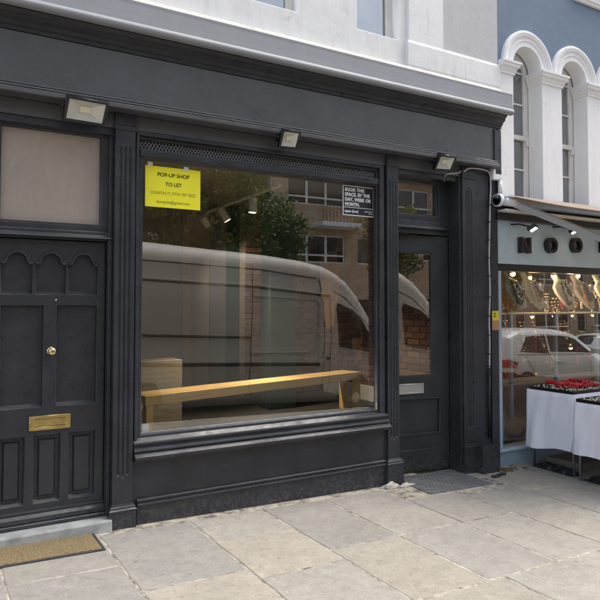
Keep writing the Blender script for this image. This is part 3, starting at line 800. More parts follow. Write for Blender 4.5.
def brick_mesh(l, h, d):
    k = (round(l, 3), h, d)
    if k not in _bricks:
        lst = []
        for s in range(4):
            bm = B(); box(bm, -l / 2, l / 2, -d / 2, d / 2, -h / 2, h / 2, .006)
            for v in bm.verts: v.co += Vector([random.uniform(-.0025, .0025) for _ in range(3)])
            me = bpy.data.meshes.new('brick'); bm.to_mesh(me); bm.free(); me.materials.append(M['brick_clay']); lst.append(me)
        _bricks[k] = lst
    return random.choice(_bricks[k])
def put_brick(parent, c, rotz, l=.215):
    o = bpy.data.objects.new('brick', brick_mesh(l, .065, .03)); COL.objects.link(o)
    o.parent = parent; o.location = Vector(c) - WO[parent.name]; o.rotation_euler = (0, 0, rotz)
stuffb = B(); nb = 0
for r_ in range(40):
    z = -.09 + r_ * .0745
    if z > 2.86: break
    y = .34 + (r_ % 2) * .112
    while y < RY - .1:
        c = (RX1 - .004 - random.random() * .004, y + .107, z)
        if .75 < z < 2.55 and .55 < y < 3.2 and nb < 296:
            put_brick(bsw, c, R(90)); nb += 1
        else: box(stuffb, c[0] - .015, c[0] + .015, y, y + .215, z - .0325, z + .0325, 0)
        y += .2255
link('bricks_beyond', stuffb, 'brick_clay', bsw, kind='stuff')
def back_x(u, y=RY): return fp(u, 300, y).x
def brick_pier(u0, u1, y, name):
    a, b = back_x(u0, y), back_x(u1, y)
    o = wall(name, box(B(), a, b, y + .012, RY, .30, 2.9, 0), 'brick_mortar')
    for r_ in range(35):
        z = .34 + r_ * .0745
        if z > 2.84: break
        x_ = a + (.0 if r_ % 2 else -.11)
        while x_ < b - .03:
            s, e = max(x_, a), min(x_ + .215, b)
            if e - s > .05: put_brick(o, ((s + e) / 2, y + .004 - random.random() * .004, z), 0, e - s)
            x_ += .2255
brick_pier(245, 270, 3.05, 'brick_chimney_pier')
brick_pier(296, 317, 3.10, 'brick_corner_pier')
for u0, u1, m_, nm in ((140, 181, 'plaster_wall', None), (181, 190, 'beige_board', 'beige'), (209, 225, 'slate_board', 'slate'), (225, 244, 'teal_board', 'teal')):
    if nm:
        a, b = back_x(u0), back_x(u1)
        link('wall_board', box(B(), a, b, RY - .03, RY - .001, .30, 2.9, .002), m_, None, {'beige': 'tall beige board against the back wall of the empty shop', 'slate': 'tall slate grey board on the back wall of the empty shop', 'teal': 'dim teal board on back wall beside the brick chimney pier'}[nm], 'board', 'boards on the back wall')
a, b = fp(270, 300, 2.0).x, fp(296, 300, 2.0).x
link('teal_column', box(B(), a, b, 2.0, 2.25, .30, 2.9, .006), 'teal_board', None, 'dark teal square column behind the wooden bench, between brick piers', 'column')
def patch(pts, name, lab):
    """plaster left on the brick wall: ragged slab on the plane X=RX1"""
    bm = B(); xx = RX1 - .026
    q = []
    for i, (y, z) in enumerate(pts):
        y2, z2 = pts[(i + 1) % len(pts)]
        for k in range(5):
            t = k / 5; q.append((y + (y2 - y) * t + random.uniform(-.03, .03), z + (z2 - z) * t + random.uniform(-.03, .03)))
    f = [bm.verts.new((xx, y, z)) for y, z in q]; g_ = [bm.verts.new((xx + .03, y, z)) for y, z in q]
    bm.faces.new(f)
    for i in range(len(q)): bm.faces.new((f[i], g_[i], g_[(i + 1) % len(q)], f[(i + 1) % len(q)]))
    bmesh.ops.recalc_face_normals(bm, faces=bm.faces[:]); link(name, bm, 'orange_plaster', None, lab, 'plaster')
def ox(u, v, x=RX1 - .026):
    d = FWD + RGT * ((u - 300) / F) - UPV * ((v - 300 - SHY) / F); t = (x - EYE.x) / d.x; p = EYE + d * t; return (p.y, p.z)
patch([ox(318, 255), ox(337, 250), ox(338, 290), ox(334, 326), ox(327, 330), ox(322, 296)], 'plaster_patch', 'large ragged orange plaster patch on the brick side wall inside the shop')
patch([ox(351, 340), ox(362, 338), ox(361, 358), ox(356, 362)], 'plaster_patch', 'small orange plaster patch on the brick side wall above the bench end')
link('skirting_board', box(B(), RX1 - .06, RX1 - .031, 1.1, 3.0, .30, .50, .006), 'skirting_white', None, 'white skirting board along foot of brick wall behind the bench', 'skirting')

# --- bench
bl, br = Vector((1.66, .80, 0)), Vector((4.44, 1.44, 0))
bt, bth = .752, .088
d = (br - bl).normalized(); nrm = Vector((-d.y, d.x, 0)); BL = (br - bl).length
BM4 = Matrix(((d.x, nrm.x, 0, bl.x), (d.y, nrm.y, 0, bl.y), (0, 0, 1, 0), (0, 0, 0, 1)))
ang = math.atan2(d.y, d.x)
bench = empty('wooden_bench', bl + (br - bl) / 2 + Vector((0, 0, .30)), 'long honey coloured timber bench inside the display window', 'bench')
bench.rotation_euler = (0, 0, ang)
def bpart(name, x0, x1, y0, y1, z0, z1, mat='bench_wood', bev=.006):
    bm = B(); box(bm, -(x1 - x0) / 2, (x1 - x0) / 2, -(y1 - y0) / 2, (y1 - y0) / 2, 0, z1 - z0, bev, 2)
    me = bpy.data.meshes.new(name); bm.to_mesh(me); bm.free(); me.materials.append(M[mat])
    o = bpy.data.objects.new(name, me); COL.objects.link(o); o.parent = bench
    o.location = ((x0 + x1) / 2 - BL / 2, (y0 + y1) / 2, z0 - .30); return o
bpart('seat_plank', 0, BL, 0, .142, bt - bth, bt); bpart('seat_plank', 0, BL, .150, .29, bt - bth, bt)
for xx in (.012, BL - .080):
    for yy in (.004, .21): bpart('leg', xx, xx + .072, yy, yy + .072, .30, bt - bth - .001)
    bpart('rail', xx + .012, xx + .06, .078, .208, .40, .46)
# --- plywood box
p = fp(161, 400, 1.5)
bx0, bx1 = fp(136, 400, 1.5).x, fp(182, 400, 1.5).x
crate = empty('plywood_crate', ((bx0 + bx1) / 2, 1.65, .30), 'plain plywood box standing behind the left end of the bench', 'box')
link('front_board', box(B(), bx0, bx1, 1.5, 1.518, .301, .97, .003), 'ply_wood', crate)
link('side_board', box(B(), bx0, bx0 + .018, 1.519, 1.80, .301, .97, .003), 'ply_wood', crate)
link('side_board', box(B(), bx1 - .018, bx1, 1.519, 1.80, .301, .97, .003), 'ply_wood', crate)
link('top_board', box(B(), bx0, bx1, 1.5, 1.80, .971, .989, .003), 'ply_wood', crate)
# --- white socket at lower left of the window
p = fp(144, 429, .16); bm = B(); box(bm, p.x - .028, p.x + .028, .118, .135, p.z - .045, p.z + .045, .012, 3)
link('white_sensor', bm, 'box_white', None, 'small white plastic box in the lower left corner of the shop window', 'sensor')
# --- track light
tk = [(2.90, 2.9), (2.82, .62)]
track = empty('track_light', (2.86, 1.7, 2.62), 'white ceiling track running from the window with small spotlights', 'track light')
link('rail', tube(B(), [(2.90, 3.0, 2.645), (2.80, .45, 2.645)], .017, 6), 'track_white', track)
for yy in (.7, 2.8):
    xx = 2.80 + (yy - .45) / 2.55 * .1; link('hanger', tube(B(), [(xx, yy, 2.65), (xx, yy, 2.90)], .006, 6), 'track_white', track)
for u, v, rx, pw in ((253, 213, (2.65, 1.03, .75), 105), (224, 222, (3.80, 1.32, .75), 105), (205, 229, (3.75, 3.05, 1.7), 20)):
    # where along the rail this pixel column crosses
    best = min((abs(fp(u, v, y_).x - (2.80 + (y_ - .45) / 2.55 * .1)), y_) for y_ in [i * .02 for i in range(25, 145)]); y_ = best[1]
    xx = 2.80 + (y_ - .45) / 2.55 * .1
    bm = B(); tube(bm, [(xx, y_, 2.63), (xx, y_, 2.575)], .007, 6)
    sp = link('stem', bm, 'track_white', track)
    mt = Matrix.Translation((xx, y_, 2.545)) @ (Vector(rx) - Vector((xx, y_, 2.545))).to_track_quat('Z', 'Y').to_matrix().to_4x4()
    bm = B(); lathe(bm, [(.03, -.075), (.042, -.07), (.042, .07), (.046, .075), (.040, .078), (.034, .06)], mt, 18)
    link('spotlight', bm, 'track_white', track, smooth=False)
    dd = (mt.to_3x3() @ Vector((0, 0, 1))).normalized()
    bm = B(); lathe(bm, [(.001, .058), (.036, .058), (.036, .062), (.001, .062)], mt, 16); link('lamp_face', bm, 'track_lit', track)
    ld = bpy.data.lights.new('track_spot', 'SPOT'); ld.energy = pw; ld.spot_size = R(72); ld.spot_blend = .9; ld.color = (1, .86, .62); ld.shadow_soft_size = .04
    lo = bpy.data.objects.new('track_spot', ld); COL.objects.link(lo); lo.location = Vector((xx, y_, 2.545)) + dd * .085; lo.rotation_euler = dd.to_track_quat('-Z', 'Y').to_euler()

# ================================================================== SIGNS ON THE GLASS
def gsign(u0, u1, v0, v1, y):
    a = fp(u0, v0, y); b = fp(u1, v1, y); return a, b
yg = .1045
a, b = fp(145.3, 164, yg), fp(200.2, 210, yg)
ysx0, ysx1 = a.x, b.x; ysz1 = (fp(145.3, 164, yg).z + fp(200, 172, yg).z) / 2; ysz0 = (fp(145, 206, yg).z + fp(200, 210.5, yg).z) / 2
ysg = empty('yellow_notice', ((ysx0 + ysx1) / 2, yg, ysz0), 'bright yellow to let notice taped to the top left of the shop window', 'notice')
bm = B(); nxs = 10
g_ = []
for i in range(nxs + 1):
    t = i / nxs; yy = yg - .001 - .004 * math.sin(t * math.pi) * .5
    g_.append([bm.verts.new((ysx0 + (ysx1 - ysx0) * t, yy + dy, z)) for z in (ysz0, ysz1) for dy in (0, .0008)])
for q, r_ in zip(g_, g_[1:]):
    bm.faces.new((q[0], r_[0], r_[2], q[2])); bm.faces.new((q[1], q[3], r_[3], r_[1]))
bmesh.ops.recalc_face_normals(bm, faces=bm.faces[:])
link('sheet', bm, 'yellow_paper', ysg)
cx = (ysx0 + ysx1) / 2; hh = ysz1 - ysz0; yt = yg - .0045
for s, sz, zf, bo, mt in (('POP-UP SHOP', .042, .80, .0006, 'ink_dark'), ('TO LET', .040, .575, .0006, 'ink_dark'), ('CONTACT: 0776 787 5032', .032, .35, 0, 'ink_olive'), ('dumplab@gmail.com', .032, .135, 0, 'ink_olive')):
    put_text('lettering', s, sz, mt, ysg, (cx, yt, ysz0 + hh * zf), 0, .0003, 'CENTER', fat=bo)
for u in (150, 186): 
    p = fp(u, 164.5 if u == 150 else 170, yg); link('tape', box(B(), p.x - .02, p.x + .02, yg - .0052, yg - .0045, p.z - .012, p.z + .022, 0), 'tape', ysg)
pz1 = fp(358, 186.6, yg).z; pz0 = fp(358, 216.2, yg).z; pxa, pxb = fp(342.7, 200, yg).x, fp(373.3, 200, yg).x
pst = empty('black_poster', ((pxa + pxb) / 2, yg, pz0), 'black letting poster with white bold lettering in the window top right', 'poster')
link('sheet', box(B(), pxa, pxb, yg - .002, yg, pz0, pz1, 0), 'paper_white', pst)
link('black_field', box(B(), pxa + .008, pxb - .008, yg - .0028, yg - .0022, pz0 + (pz1 - pz0) * .285, pz1 - .008, 0), 'poster_black', pst)
link('black_field', box(B(), pxa + .008, pxb - .008, yg - .0028, yg - .0022, pz0 + .008, pz0 + (pz1 - pz0) * .265, 0), 'poster_black', pst)
ph = pz1 - pz0
for i, s in enumerate(('BOOK THIS', 'SPACE. BY THE', 'DAY, WEEK OR', 'MONTH.')):
    put_text('lettering', s, .043, 'paper_white', pst, (pxa + .022, yg - .0034, pz1 - .038 - i * ph * .163), 0, .0003, 'LEFT', .94, space=1.06, fat=.0019)
put_text('lettering', 'appear [here]', .030, 'paper_white', pst, (pxa + .02, yg - .0034, pz0 + ph * .145), 0, .0003, 'LEFT', .86, space=1.05, fat=.0011)
put_text('lettering', 'appearhere', .019, 'paper_white', pst, (pxb - .018, yg - .0034, pz0 + ph * .175), .0003, .0003, 'RIGHT')
put_text('lettering', '.co.uk', .019, 'paper_white', pst, (pxb - .018, yg - .0034, pz0 + ph * .105), .0003, .0003, 'RIGHT')

# ================================================================== FLOODLIGHTS
def floodlight(c, w_, h_, yaw, tilt, label, wall_y=.02, mats=('black_plastic', 'reflector', 'led_chip'), group='floodlights under the fascia', lit=False):
    """face looks along local -Y, tilted down; arm back to the wall"""
    root = empty('floodlight', c, label, 'floodlight', group)
    mt = Matrix.Translation(c) @ Matrix.Rotation(yaw, 4, 'Z') @ Matrix.Rotation(tilt, 4, 'X')
    def tr(bm): bmesh.ops.transform(bm, matrix=mt, verts=bm.verts); return bm
    me = plate([rl(-w_ / 2, w_ / 2, -h_ / 2, h_ / 2), rl(-w_ / 2 + .02, w_ / 2 - .02, -h_ / 2 + .018, h_ / 2 - .018)], -.03, .012, .006, 2); me.transform(mt)
    hb = link('housing', me, mats[0], root)
    bm = B(); box(bm, -w_ / 2 + .012, w_ / 2 - .012, .0125, .045, -h_ / 2 + .012, h_ / 2 - .012, .008, 2)
    for k in range(5): box(bm, -w_ / 2 + .03 + k * (w_ - .06) / 4 - .003, -w_ / 2 + .03 + k * (w_ - .06) / 4 + .003, .046, .062, -h_ / 2 + .02, h_ / 2 - .02, .001)
    link('heat_sink', tr(bm), mats[0], hb)
    # dished reflector
    a, b2, cx_, cz_ = w_ / 2 - .019, h_ / 2 - .017, w_ * .13, h_ * .12
    bm = B(); o_ = [bm.verts.new((x_, -.022, z_)) for x_, z_ in rl(-a, a, -b2, b2)]; i_ = [bm.verts.new((x_, .010, z_)) for x_, z_ in rl(-cx_, cx_, -cz_, cz_)]
    for k in range(4): bm.faces.new((o_[k], o_[(k + 1) % 4], i_[(k + 1) % 4], i_[k]))
    link('reflector', tr(bm), mats[1], hb)
    bm = B(); box(bm, -cx_, cx_, .004, .010, -cz_, cz_, 0); link('led', tr(bm), mats[2], hb)
    bm = B(); pts = []
    for s in (-1, 1):
        q = mt @ Vector((s * (w_ / 2 + .008), .01, 0)); ball(bm, q, .013, 1)
        tube(bm, [q, Vector((c[0] + s * .03, wall_y - .012, c[2] + .012))], .0055, 6)
    box(bm, c[0] - .05, c[0] + .05, wall_y - .018, wall_y, c[2] - .006, c[2] + .035, .003)
    link('bracket', bm, mats[0], root)
    return root
p = fp(85.5, 110, -.13); floodlight(p, .285, .178, R(4), R(38), 'large black floodlight over the panelled house door', .024)
p = fp(289, 138.5, -.11); floodlight(p, .17, .16, R(-6), R(36), 'small black floodlight centred above the display window', .024)
p = fp(444.5, 162, -.11); floodlight(p, .20, .165, R(-8), R(40), 'small black floodlight above the glazed shop door', .024)

# ================================================================== CABLE, BOXES, STICKER
path = [(444.2, 181, .06), (444.6, 176.5, .05), (447, 174.2, .02), (452, 173.5, .015), (459, 172.6, .015), (462.5, 170, .01), (464.6, 171.3, -.01), (467.3, 168.9, -.03), (472, 168.2, -.04), (479, 168.8, -.04), (485.5, 170.2, -.03), (489, 172.6, -.018), (490.4, 178, -.012), (490.6, 188, -.012), (490, 205, -.012), (489.6, 230, -.012), (489.2, 260, -.012), (490, 290, -.012), (489.3, 320, -.012), (489.8, 345, -.012), (489.5, 368, -.012)]
pts = [fp(*q) for q in path]
sm = []
for i in range(len(pts) - 1):
    p0, p1, p2, p3 = pts[max(i - 1, 0)], pts[i], pts[i + 1], pts[min(i + 2, len(pts) - 1)]
    for k in range(5):
        t = k / 5; sm.append(.5 * ((2 * p1) + (p2 - p0) * t + (2 * p0 - 5 * p1 + 4 * p2 - p3) * t * t + (3 * p1 - p0 - 3 * p2 + p3) * t ** 3))
sm.append(pts[-1])
cb = link('wall_cable', tube(B(), sm, .0085, 8), 'cable_grey', None, 'pale grey cable looping under the fascia and down the dark corner pier', 'cable', smooth=True)
for v in (205, 222, 240, 258, 276, 297, 316, 335, 354, 366):
    p = fp(489.7, v, -.012); link('cable_clip', box(B(), p.x - .016, p.x + .016, -.024, .008, p.z - .004, p.z + .004, .001), 'black_plastic', cb)
bm = B(); q = [fp(489.3, 369, -.008), fp(489.4, 400, -.008), fp(489.6, 438, -.008)]
link('black_conduit', tube(B(), q, .014, 8), 'black_plastic', None, 'thin black conduit below the grey cable on the corner pier', 'conduit', smooth=True)
a, b = fp(493.2, 168, -.05), fp(503, 180.5, -.05)
jb = empty('junction_box', ((a.x + b.x) / 2, -.05, b.z), 'white electrical junction box beside the fascia end', 'junction box')
link('case', box(B(), a.x, b.x, -.05, .004, b.z, a.z, .008, 2), 'box_white', jb)
for u, v in ((494, 170), (500.5, 178.6)):
    p = fp(u, v, -.05); bm = B(); ball(bm, (p.x, -.051, p.z), .007, 1, (1, .5, 1)); link('screw', bm, 'steel', jb, smooth=True)
p = fp(500, 183, -.03); link('pipe_stub', tube(B(), [(p.x, -.03, b.z + .002), (p.x, -.03, b.z - .14)], .022, 12), 'box_white', jb, smooth=True)
a, b = fp(487.3, 311, .0), fp(499.6, 330, .0); zm = (a.z + b.z) / 2
stk = empty('warning_sticker', ((a.x + b.x) / 2, 0, b.z), 'small yellow and brown sticker on the corner pier by the cable', 'sticker')
link('yellow_half', box(B(), 5.068, 5.166, .0025, .0045, zm, a.z, 0), 'sticker_yellow', stk); link('brown_half', box(B(), 5.068, 5.166, .0025, .0045, b.z, zm - .001, 0), 'sticker_brown', stk)
for zz in (.72, .45): link('print', box(B(), 5.085, 5.12, .0015, .0022, zm + (a.z - zm) * zz - .006, zm + (a.z - zm) * zz + .006, 0), 'ink_dark', stk)

# ================================================================== MATS
q = [gp(4.7, 573.5), gp(107, 549.7), gp(92, 532.5), gp(-6, 553)]
mx0, mx1, my0, my1 = .33, 1.045, -.375, -.048
mat_ = empty('coir_doormat', ((mx0 + mx1) / 2, (my0 + my1) / 2, gz(.7)), 'worn brown coir doormat let into paving before the panelled door', 'doormat')
bm = B()
NX, NY = 84, 40; gv = []
for j in range(NY + 1):
    gv.append([bm.verts.new((mx0 + .02 + (mx1 - mx0 - .04) * i / NX, my0 + .02 + (my1 - my0 - .02) * j / NY, gz(mx0 + (mx1 - mx0) * i / NX) + .010 + random.uniform(-.0035, .0035))) for i in range(NX + 1)])
for j in range(NY):
    for i in range(NX): bm.faces.new((gv[j][i], gv[j][i + 1], gv[j + 1][i + 1], gv[j + 1][i]))
e = [v for v in bm.verts if v.is_boundary]
r_ = bmesh.ops.extrude_edge_only(bm, edges=[e_ for e_ in bm.edges if e_.is_boundary])
for v in [g for g in r_['geom'] if isinstance(g, bmesh.types.BMVert)]: v.co.z -= .022
link('bristle', bm, 'coir', mat_)
bm = B()
box(bm, mx0, mx1, my0, my0 + .019, -.012, .0085, .002); box(bm, mx1 - .019, mx1, my0 + .0195, my1, -.012, .0085, .002); box(bm, mx0, mx0 + .019, my0 + .0195, my1, -.012, .0085, .002)
for v in bm.verts: v.co.z += gz(v.co.x)
link('rubber_edge', bm, 'rubber', mat_)
# ribbed rubber mat at the shop door
c0, c1, c2, c3 = Vector((3.84, -.385)), Vector((4.60, -.405)), Vector((4.645, .165)), Vector((3.90, .165))
def mq(s, t): return c0 * (1 - s) * (1 - t) + c1 * s * (1 - t) + c2 * s * t + c3 * (1 - s) * t
rm = empty('ribbed_rubber_mat', ((c0.x + c1.x) / 2, -.12, gz(4.2)), 'grey ribbed rubber mat in front of the glazed shop door', 'mat')
bm = B()
def qbox(bm, s0, s1, t0, t1, h0, h1):
    cs = [mq(s0, t0), mq(s1, t0), mq(s1, t1), mq(s0, t1)]
    a = [bm.verts.new((c.x, c.y, gz(c.x) + h0)) for c in cs]; b = [bm.verts.new((c.x, c.y, gz(c.x) + h1)) for c in cs]
    for i in range(4): bm.faces.new((a[i], a[(i + 1) % 4], b[(i + 1) % 4], b[i]))
    bm.faces.new(b)
qbox(bm, 0, 1, 0, 1, -.01, .006); link('base_sheet', bm, 'mat_rubber_grey', rm)
bm = B()
for i in range(17):
    for j in range(15):
        s0 = (i + (.5 if j % 2 else 0)) / 17.5 + .005; t0 = j / 15 + .012
        qbox(bm, s0, s0 + .040, t0, t0 + .040, .006, .0095)
link('tread', bm, 'mat_rubber_grey', rm, kind='stuff')
# litter and small chips on the paving
bm = B()
for i in range(70):
    u = random.uniform(120, 600); v = random.uniform(500, 600); p = gp(u, v)
    if p.y > -.12 or p.x > 6: continue
    t = bmesh.new(); bmesh.ops.create_icosphere(t, subdivisions=1, radius=random.uniform(.003, .008))
    add(bm, t, Matrix.Translation((p.x, p.y, gz(p.x) + .003)) @ Matrix.Rotation(random.random() * 3, 4, 'Z') @ Matrix.Diagonal((1, .7, .4, 1)))
link('paving_grit', bm, 'rubble', None, 'pale grit and crumbs scattered on the paving', 'grit', kind='stuff')
bm = B()
for i in range(40):
    p = Vector((random.uniform(5.0, 5.4), random.uniform(-.16, -.02), 0)); t = bmesh.new(); bmesh.ops.create_grid(t, x_segments=1, y_segments=1, size=random.uniform(.008, .02))
    add(bm, t, Matrix.Translation((p.x, p.y, gz(p.x) + .006)) @ Matrix.Rotation(random.random() * 6, 4, 'Z') @ Matrix.Rotation(random.uniform(-.5, .5), 4, 'X'))
link('leaf_litter', bm, 'leaf_litter', None, 'scraps of dead leaves by the pier foot', 'leaves', kind='stuff')
for (u, v, rz) in ((466, 477.5, .2), (471.5, 475.5, -.5)):
    p = gp(u + 30, v); bm = B(); box(bm, p.x - .05, p.x + .05, p.y - .02, p.y + .02, gz(p.x), gz(p.x) + .022, .005)
    link('rubber_scrap', bm, 'rubber', None, 'dark rubber scrap on the paving at the pier foot, ' + ('nearer the door mat' if u < 470 else 'nearer the blue plinth'), 'scrap', 'rubber scraps')

# ================================================================== NEIGHBOUR: BLUE BUILDING WITH ARCHES
NX0 = 5.182
nb_ = empty('blue_building', (7.2, .1, gz(7)), 'blue rendered building with white arched windows above a jewellery shop', 'building')
def npart(name, bm, mat, parent=None, **k): return link(name, bm, mat, parent or nb_, **k)
cx0 = fp(526, 60, 0).x; per = fp(572.5, 60, 0).x - cx0
cs = [cx0 + per * i for i in range(6)]
ri, ro = .232, .40
zsp = fp(551, 75, 0).z - .005
zap = fp(527, 31, 0).z
ro = min(ro, zap - zsp) if zap - zsp > .3 else ro
loops = [rl(NX0, 11.0, 2.60, 10.6)]
for c in cs:
    rw = ri + .02
    lp = [(c - rw, 2.62), (c + rw, 2.62), (c + rw, zsp)]
    for k in range(1, 32): an = math.pi * k / 32; lp.append((c + rw * math.cos(an), zsp + rw * math.sin(an)))
    lp.append((c - rw, zsp)); loops.append(lp)
npart('wall', plate(loops, .002, .17, .003), 'blue_render')
# white piers between openings, arches, capitals
edges = [NX0 + .001] + [v for c in cs for v in (c - ri, c + ri)] + [10.9]
for i in range(0, len(edges), 2):
    a, b = edges[i], edges[i + 1]
    if b - a < .02: continue
    npart('pier', box(B(), a + .0005, b - .0005, -.022, .169, 2.62, zsp - .10, .004), 'bright_white')
    bm = B(); rect_loft(bm, a + .001, b - .001, -.024, .165, [(0.0, zsp - .135), (.012, zsp - .13), (.012, zsp - .112), (.02, zsp - .10), (.028, zsp - .075), (.05, zsp - .055), (.052, zsp - .03), (.064, zsp - .022), (.064, zsp)])
    if i == 0:
        for v in bm.verts: v.co.x = max(v.co.x, NX0 + .001)
    npart('capital', bm, 'cream_trim' if False else 'bright_white')
for c in cs:
    bm = B(); prof = [(ri - .001, .16), (ri - .001, -.022), (ri + .05, -.022), (ri + .055, -.030), (ri + .065, -.032), (ri + .07, -.024), (ro - .065, -.026), (ro - .06, -.040), (ro - .03, -.048), (ro - .012, -.046), (ro, -.034), (ro, .012)]
    rings = []
    for k in range(33):
        an = math.pi * k / 32; rings.append([bm.verts.new((c + r_ * math.cos(an), y, zsp + r_ * math.sin(an))) for r_, y in prof])
    for a, b in zip(rings, rings[1:]):
        for q in range(len(prof) - 1): bm.faces.new((a[q], a[q + 1], b[q + 1], b[q]))
    bmesh.ops.recalc_face_normals(bm, faces=bm.faces[:])
    npart('arch', bm, 'bright_white')
    # sash window
    lp = [(c - ri - .02, 2.63), (c + ri + .02, 2.63), (c + ri + .02, zsp)] + [(c + (ri + .02) * math.cos(math.pi * k / 16), zsp + (ri + .02) * math.sin(math.pi * k / 16)) for k in range(1, 16)] + [(c - ri - .02, zsp)]
    zi = 3.42; r2 = ri - .055
    h1 = [(c - r2, zi + .03), (c + r2, zi + .03), (c + r2, zsp)] + [(c + r2 * math.cos(math.pi * k / 16), zsp + r2 * math.sin(math.pi * k / 16)) for k in range(1, 16)] + [(c - r2, zsp)]
    sw = npart('window', plate([lp, h1, rl(c - r2, c + r2, 2.70, zi - .03)], .175, .225, .006), 'sash_white')
    bm = B()
    for zz in (3.06, 3.80, 4.16): box(bm, c - r2 - .005, c + r2 + .005, .185, .20, zz - .010, zz + .010, .002)
    box(bm, c - .009, c + .009, .1845, .201, 2.7, zsp + r2 + .004, .002)
    npart('glazing_bars', bm, 'sash_white', sw)
    npart('pane', box(B(), c - ri, c + ri, .203, .208, 2.65, zsp + ri, 0), 'sash_glass', sw)
    npart('meeting_rail', box(B(), c - ri - .001, c + ri + .001, .16, .20, zi - .03, zi + .02, .005), 'sash_white', sw)
    npart('horn', box(B(), c + r2 + .002, c + ri - .005, .150, .178, zi - .09, zi - .028, .006), 'sash_white', sw)
npart('room_backing', box(B(), NX0, 11, .9, 9.0, 2.6, 10.5, 0), 'slate_board')
npart('roof', box(B(), NX0, 11, -.1, 9.05, 10.61, 10.8, .01), 'slate_board')
zt = fp(578, 0, -.03).z
bm = B(); prism_x(bm, [(.05, zt), (-.03, zt), (-.035, zt + .03), (-.05, zt + .035), (-.05, zt + .10), (-.07, zt + .11), (-.075, zt + .17), (-.05, zt + .19), (.05, zt + .2)], fp(576, 0, -.03).x, 11)
npart('upper_string_course', bm, 'bright_white')

for xa, xb, lab in ((-18.0, XL - .01, 'unseen white rendered terrace house added left of the dark shop for shade'), (11.01, 32.0, 'unseen white rendered terrace house added beyond the blue building for shade')):
    th_ = empty('shading_terrace_house', ((xa + xb) / 2, 4, gz(0)), lab, 'house', 'added terrace houses')  # out of view; row extended both ways to cast shade on the street
    wn_ = []
    x_ = xa + 1.0
    while x_ + 1.2 < xb: wn_ += [rl(x_, x_ + 1.0, z_, z_ + 1.7) for z_ in (.9, 4.1, 7.4)]; x_ += 2.6
    link('wall', plate([rl(xa, xb, -1.2, 10.8)] + wn_, .01, .3, .004), 'white_render', th_)
    for w_ in wn_:
        (a, c), (b, _), (_, d_) = w_[0], w_[1], w_[2]
        wo_ = link('window', plate([rl(a, b, c, d_), rl(a + .07, b - .07, c + .07, (c + d_) / 2 - .03), rl(a + .07, b - .07, (c + d_) / 2 + .03, d_ - .07)], .12, .18, .005), 'sash_white', th_)
        link('pane', box(B(), a + .04, b - .04, .15, .156, c + .04, d_ - .04, 0), 'vehicle_glass', wo_)
    link('rear_block', box(B(), xa, xb, .35, 9.0, -1.2, 10.75, 0), 'slate_board', th_)
    link('roof', box(B(), xa, xb, -.1, 9.05, 10.801, 11.0, .01), 'slate_board', th_)
# --- neighbour's shopfront
YN = .05
zsb0, zsb1 = fp(498, 263.5, YN).z, 2.60
npart('sign_board', box(B(), NX0, 11, YN, .2, zsb0, zsb1, .004), 'sign_board')
npart('shop_window_head', box(B(), NX0, 11, YN + .012, .2, zsb0 - .075, zsb0 - .002, .004), 'black_plastic')
zpl = fp(505, 449, YN).z
npart('side_post', box(B(), NX0 + .001, fp(501.8, 300, YN).x, YN + .002, .2, zpl, zsb0 - .076, .004), 'blue_frame')
npart('plinth', box(B(), NX0, 11, YN + .006, .22, -.5, zpl - .028, .004), 'blue_plinth')
npart('window_sill', box(B(), NX0, 11, YN - .03, .22, zpl - .027, zpl, .008, 2), 'blue_frame')
# pane leans back a little
gw0 = fp(501.8, 300, YN).x
bm = B(); box(bm, gw0 - .005, 10.9, .118, .124, zpl, zsb0 - .07, 0)
for v in bm.verts: v.co.y += (v.co.z - zpl) * math.tan(R(1.15)) - .03
npart('shop_pane', bm, 'neighbour_glass')
for xx in (8.2, 10.6): npart('mullion', box(B(), xx, xx + .06, YN + .01, .2, zpl, zsb0 - .076, .004), 'blue_frame')
wall('neighbour_back_wall', box(B(), NX0, 11, 2.1, 2.2, -.5, 2.6, 0), 'brick_inside')
wall('neighbour_side_wall', box(B(), NX0 - .04, NX0 - .002, .22, 2.1, -.5, 2.6, 0), 'plaster_wall')
wall('neighbour_end_wall', box(B(), 10.95, 11.1, .22, 2.1, -.5, 2.6, 0), 'plaster_wall')
wall('neighbour_ceiling', box(B(), NX0, 11, .22, 2.1, 2.45, 2.55, 0), 'ceiling_paint')
wall('neighbour_floor', box(B(), NX0, 11, .22, 2.1, -.5, .05, 0), 'floor_concrete')

# --- raised letters
sgn = empty('shop_name_letters', (fp(556, 248, YN).x, YN, fp(556, 250, YN).z), 'black raised block letters spelling the name on the pale blue board', 'sign')
for ch, u in (('N', 522.3), ('O', 548.5), ('O', 573.5), ('K', 601.5)):
    p = fp(u, 246.3, YN)
    put_text('letter', ch, .235, 'black_gloss', sgn, (p.x, YN - .032, p.z - .002), .0045, .028, 'CENTER', .95, bev=.002)

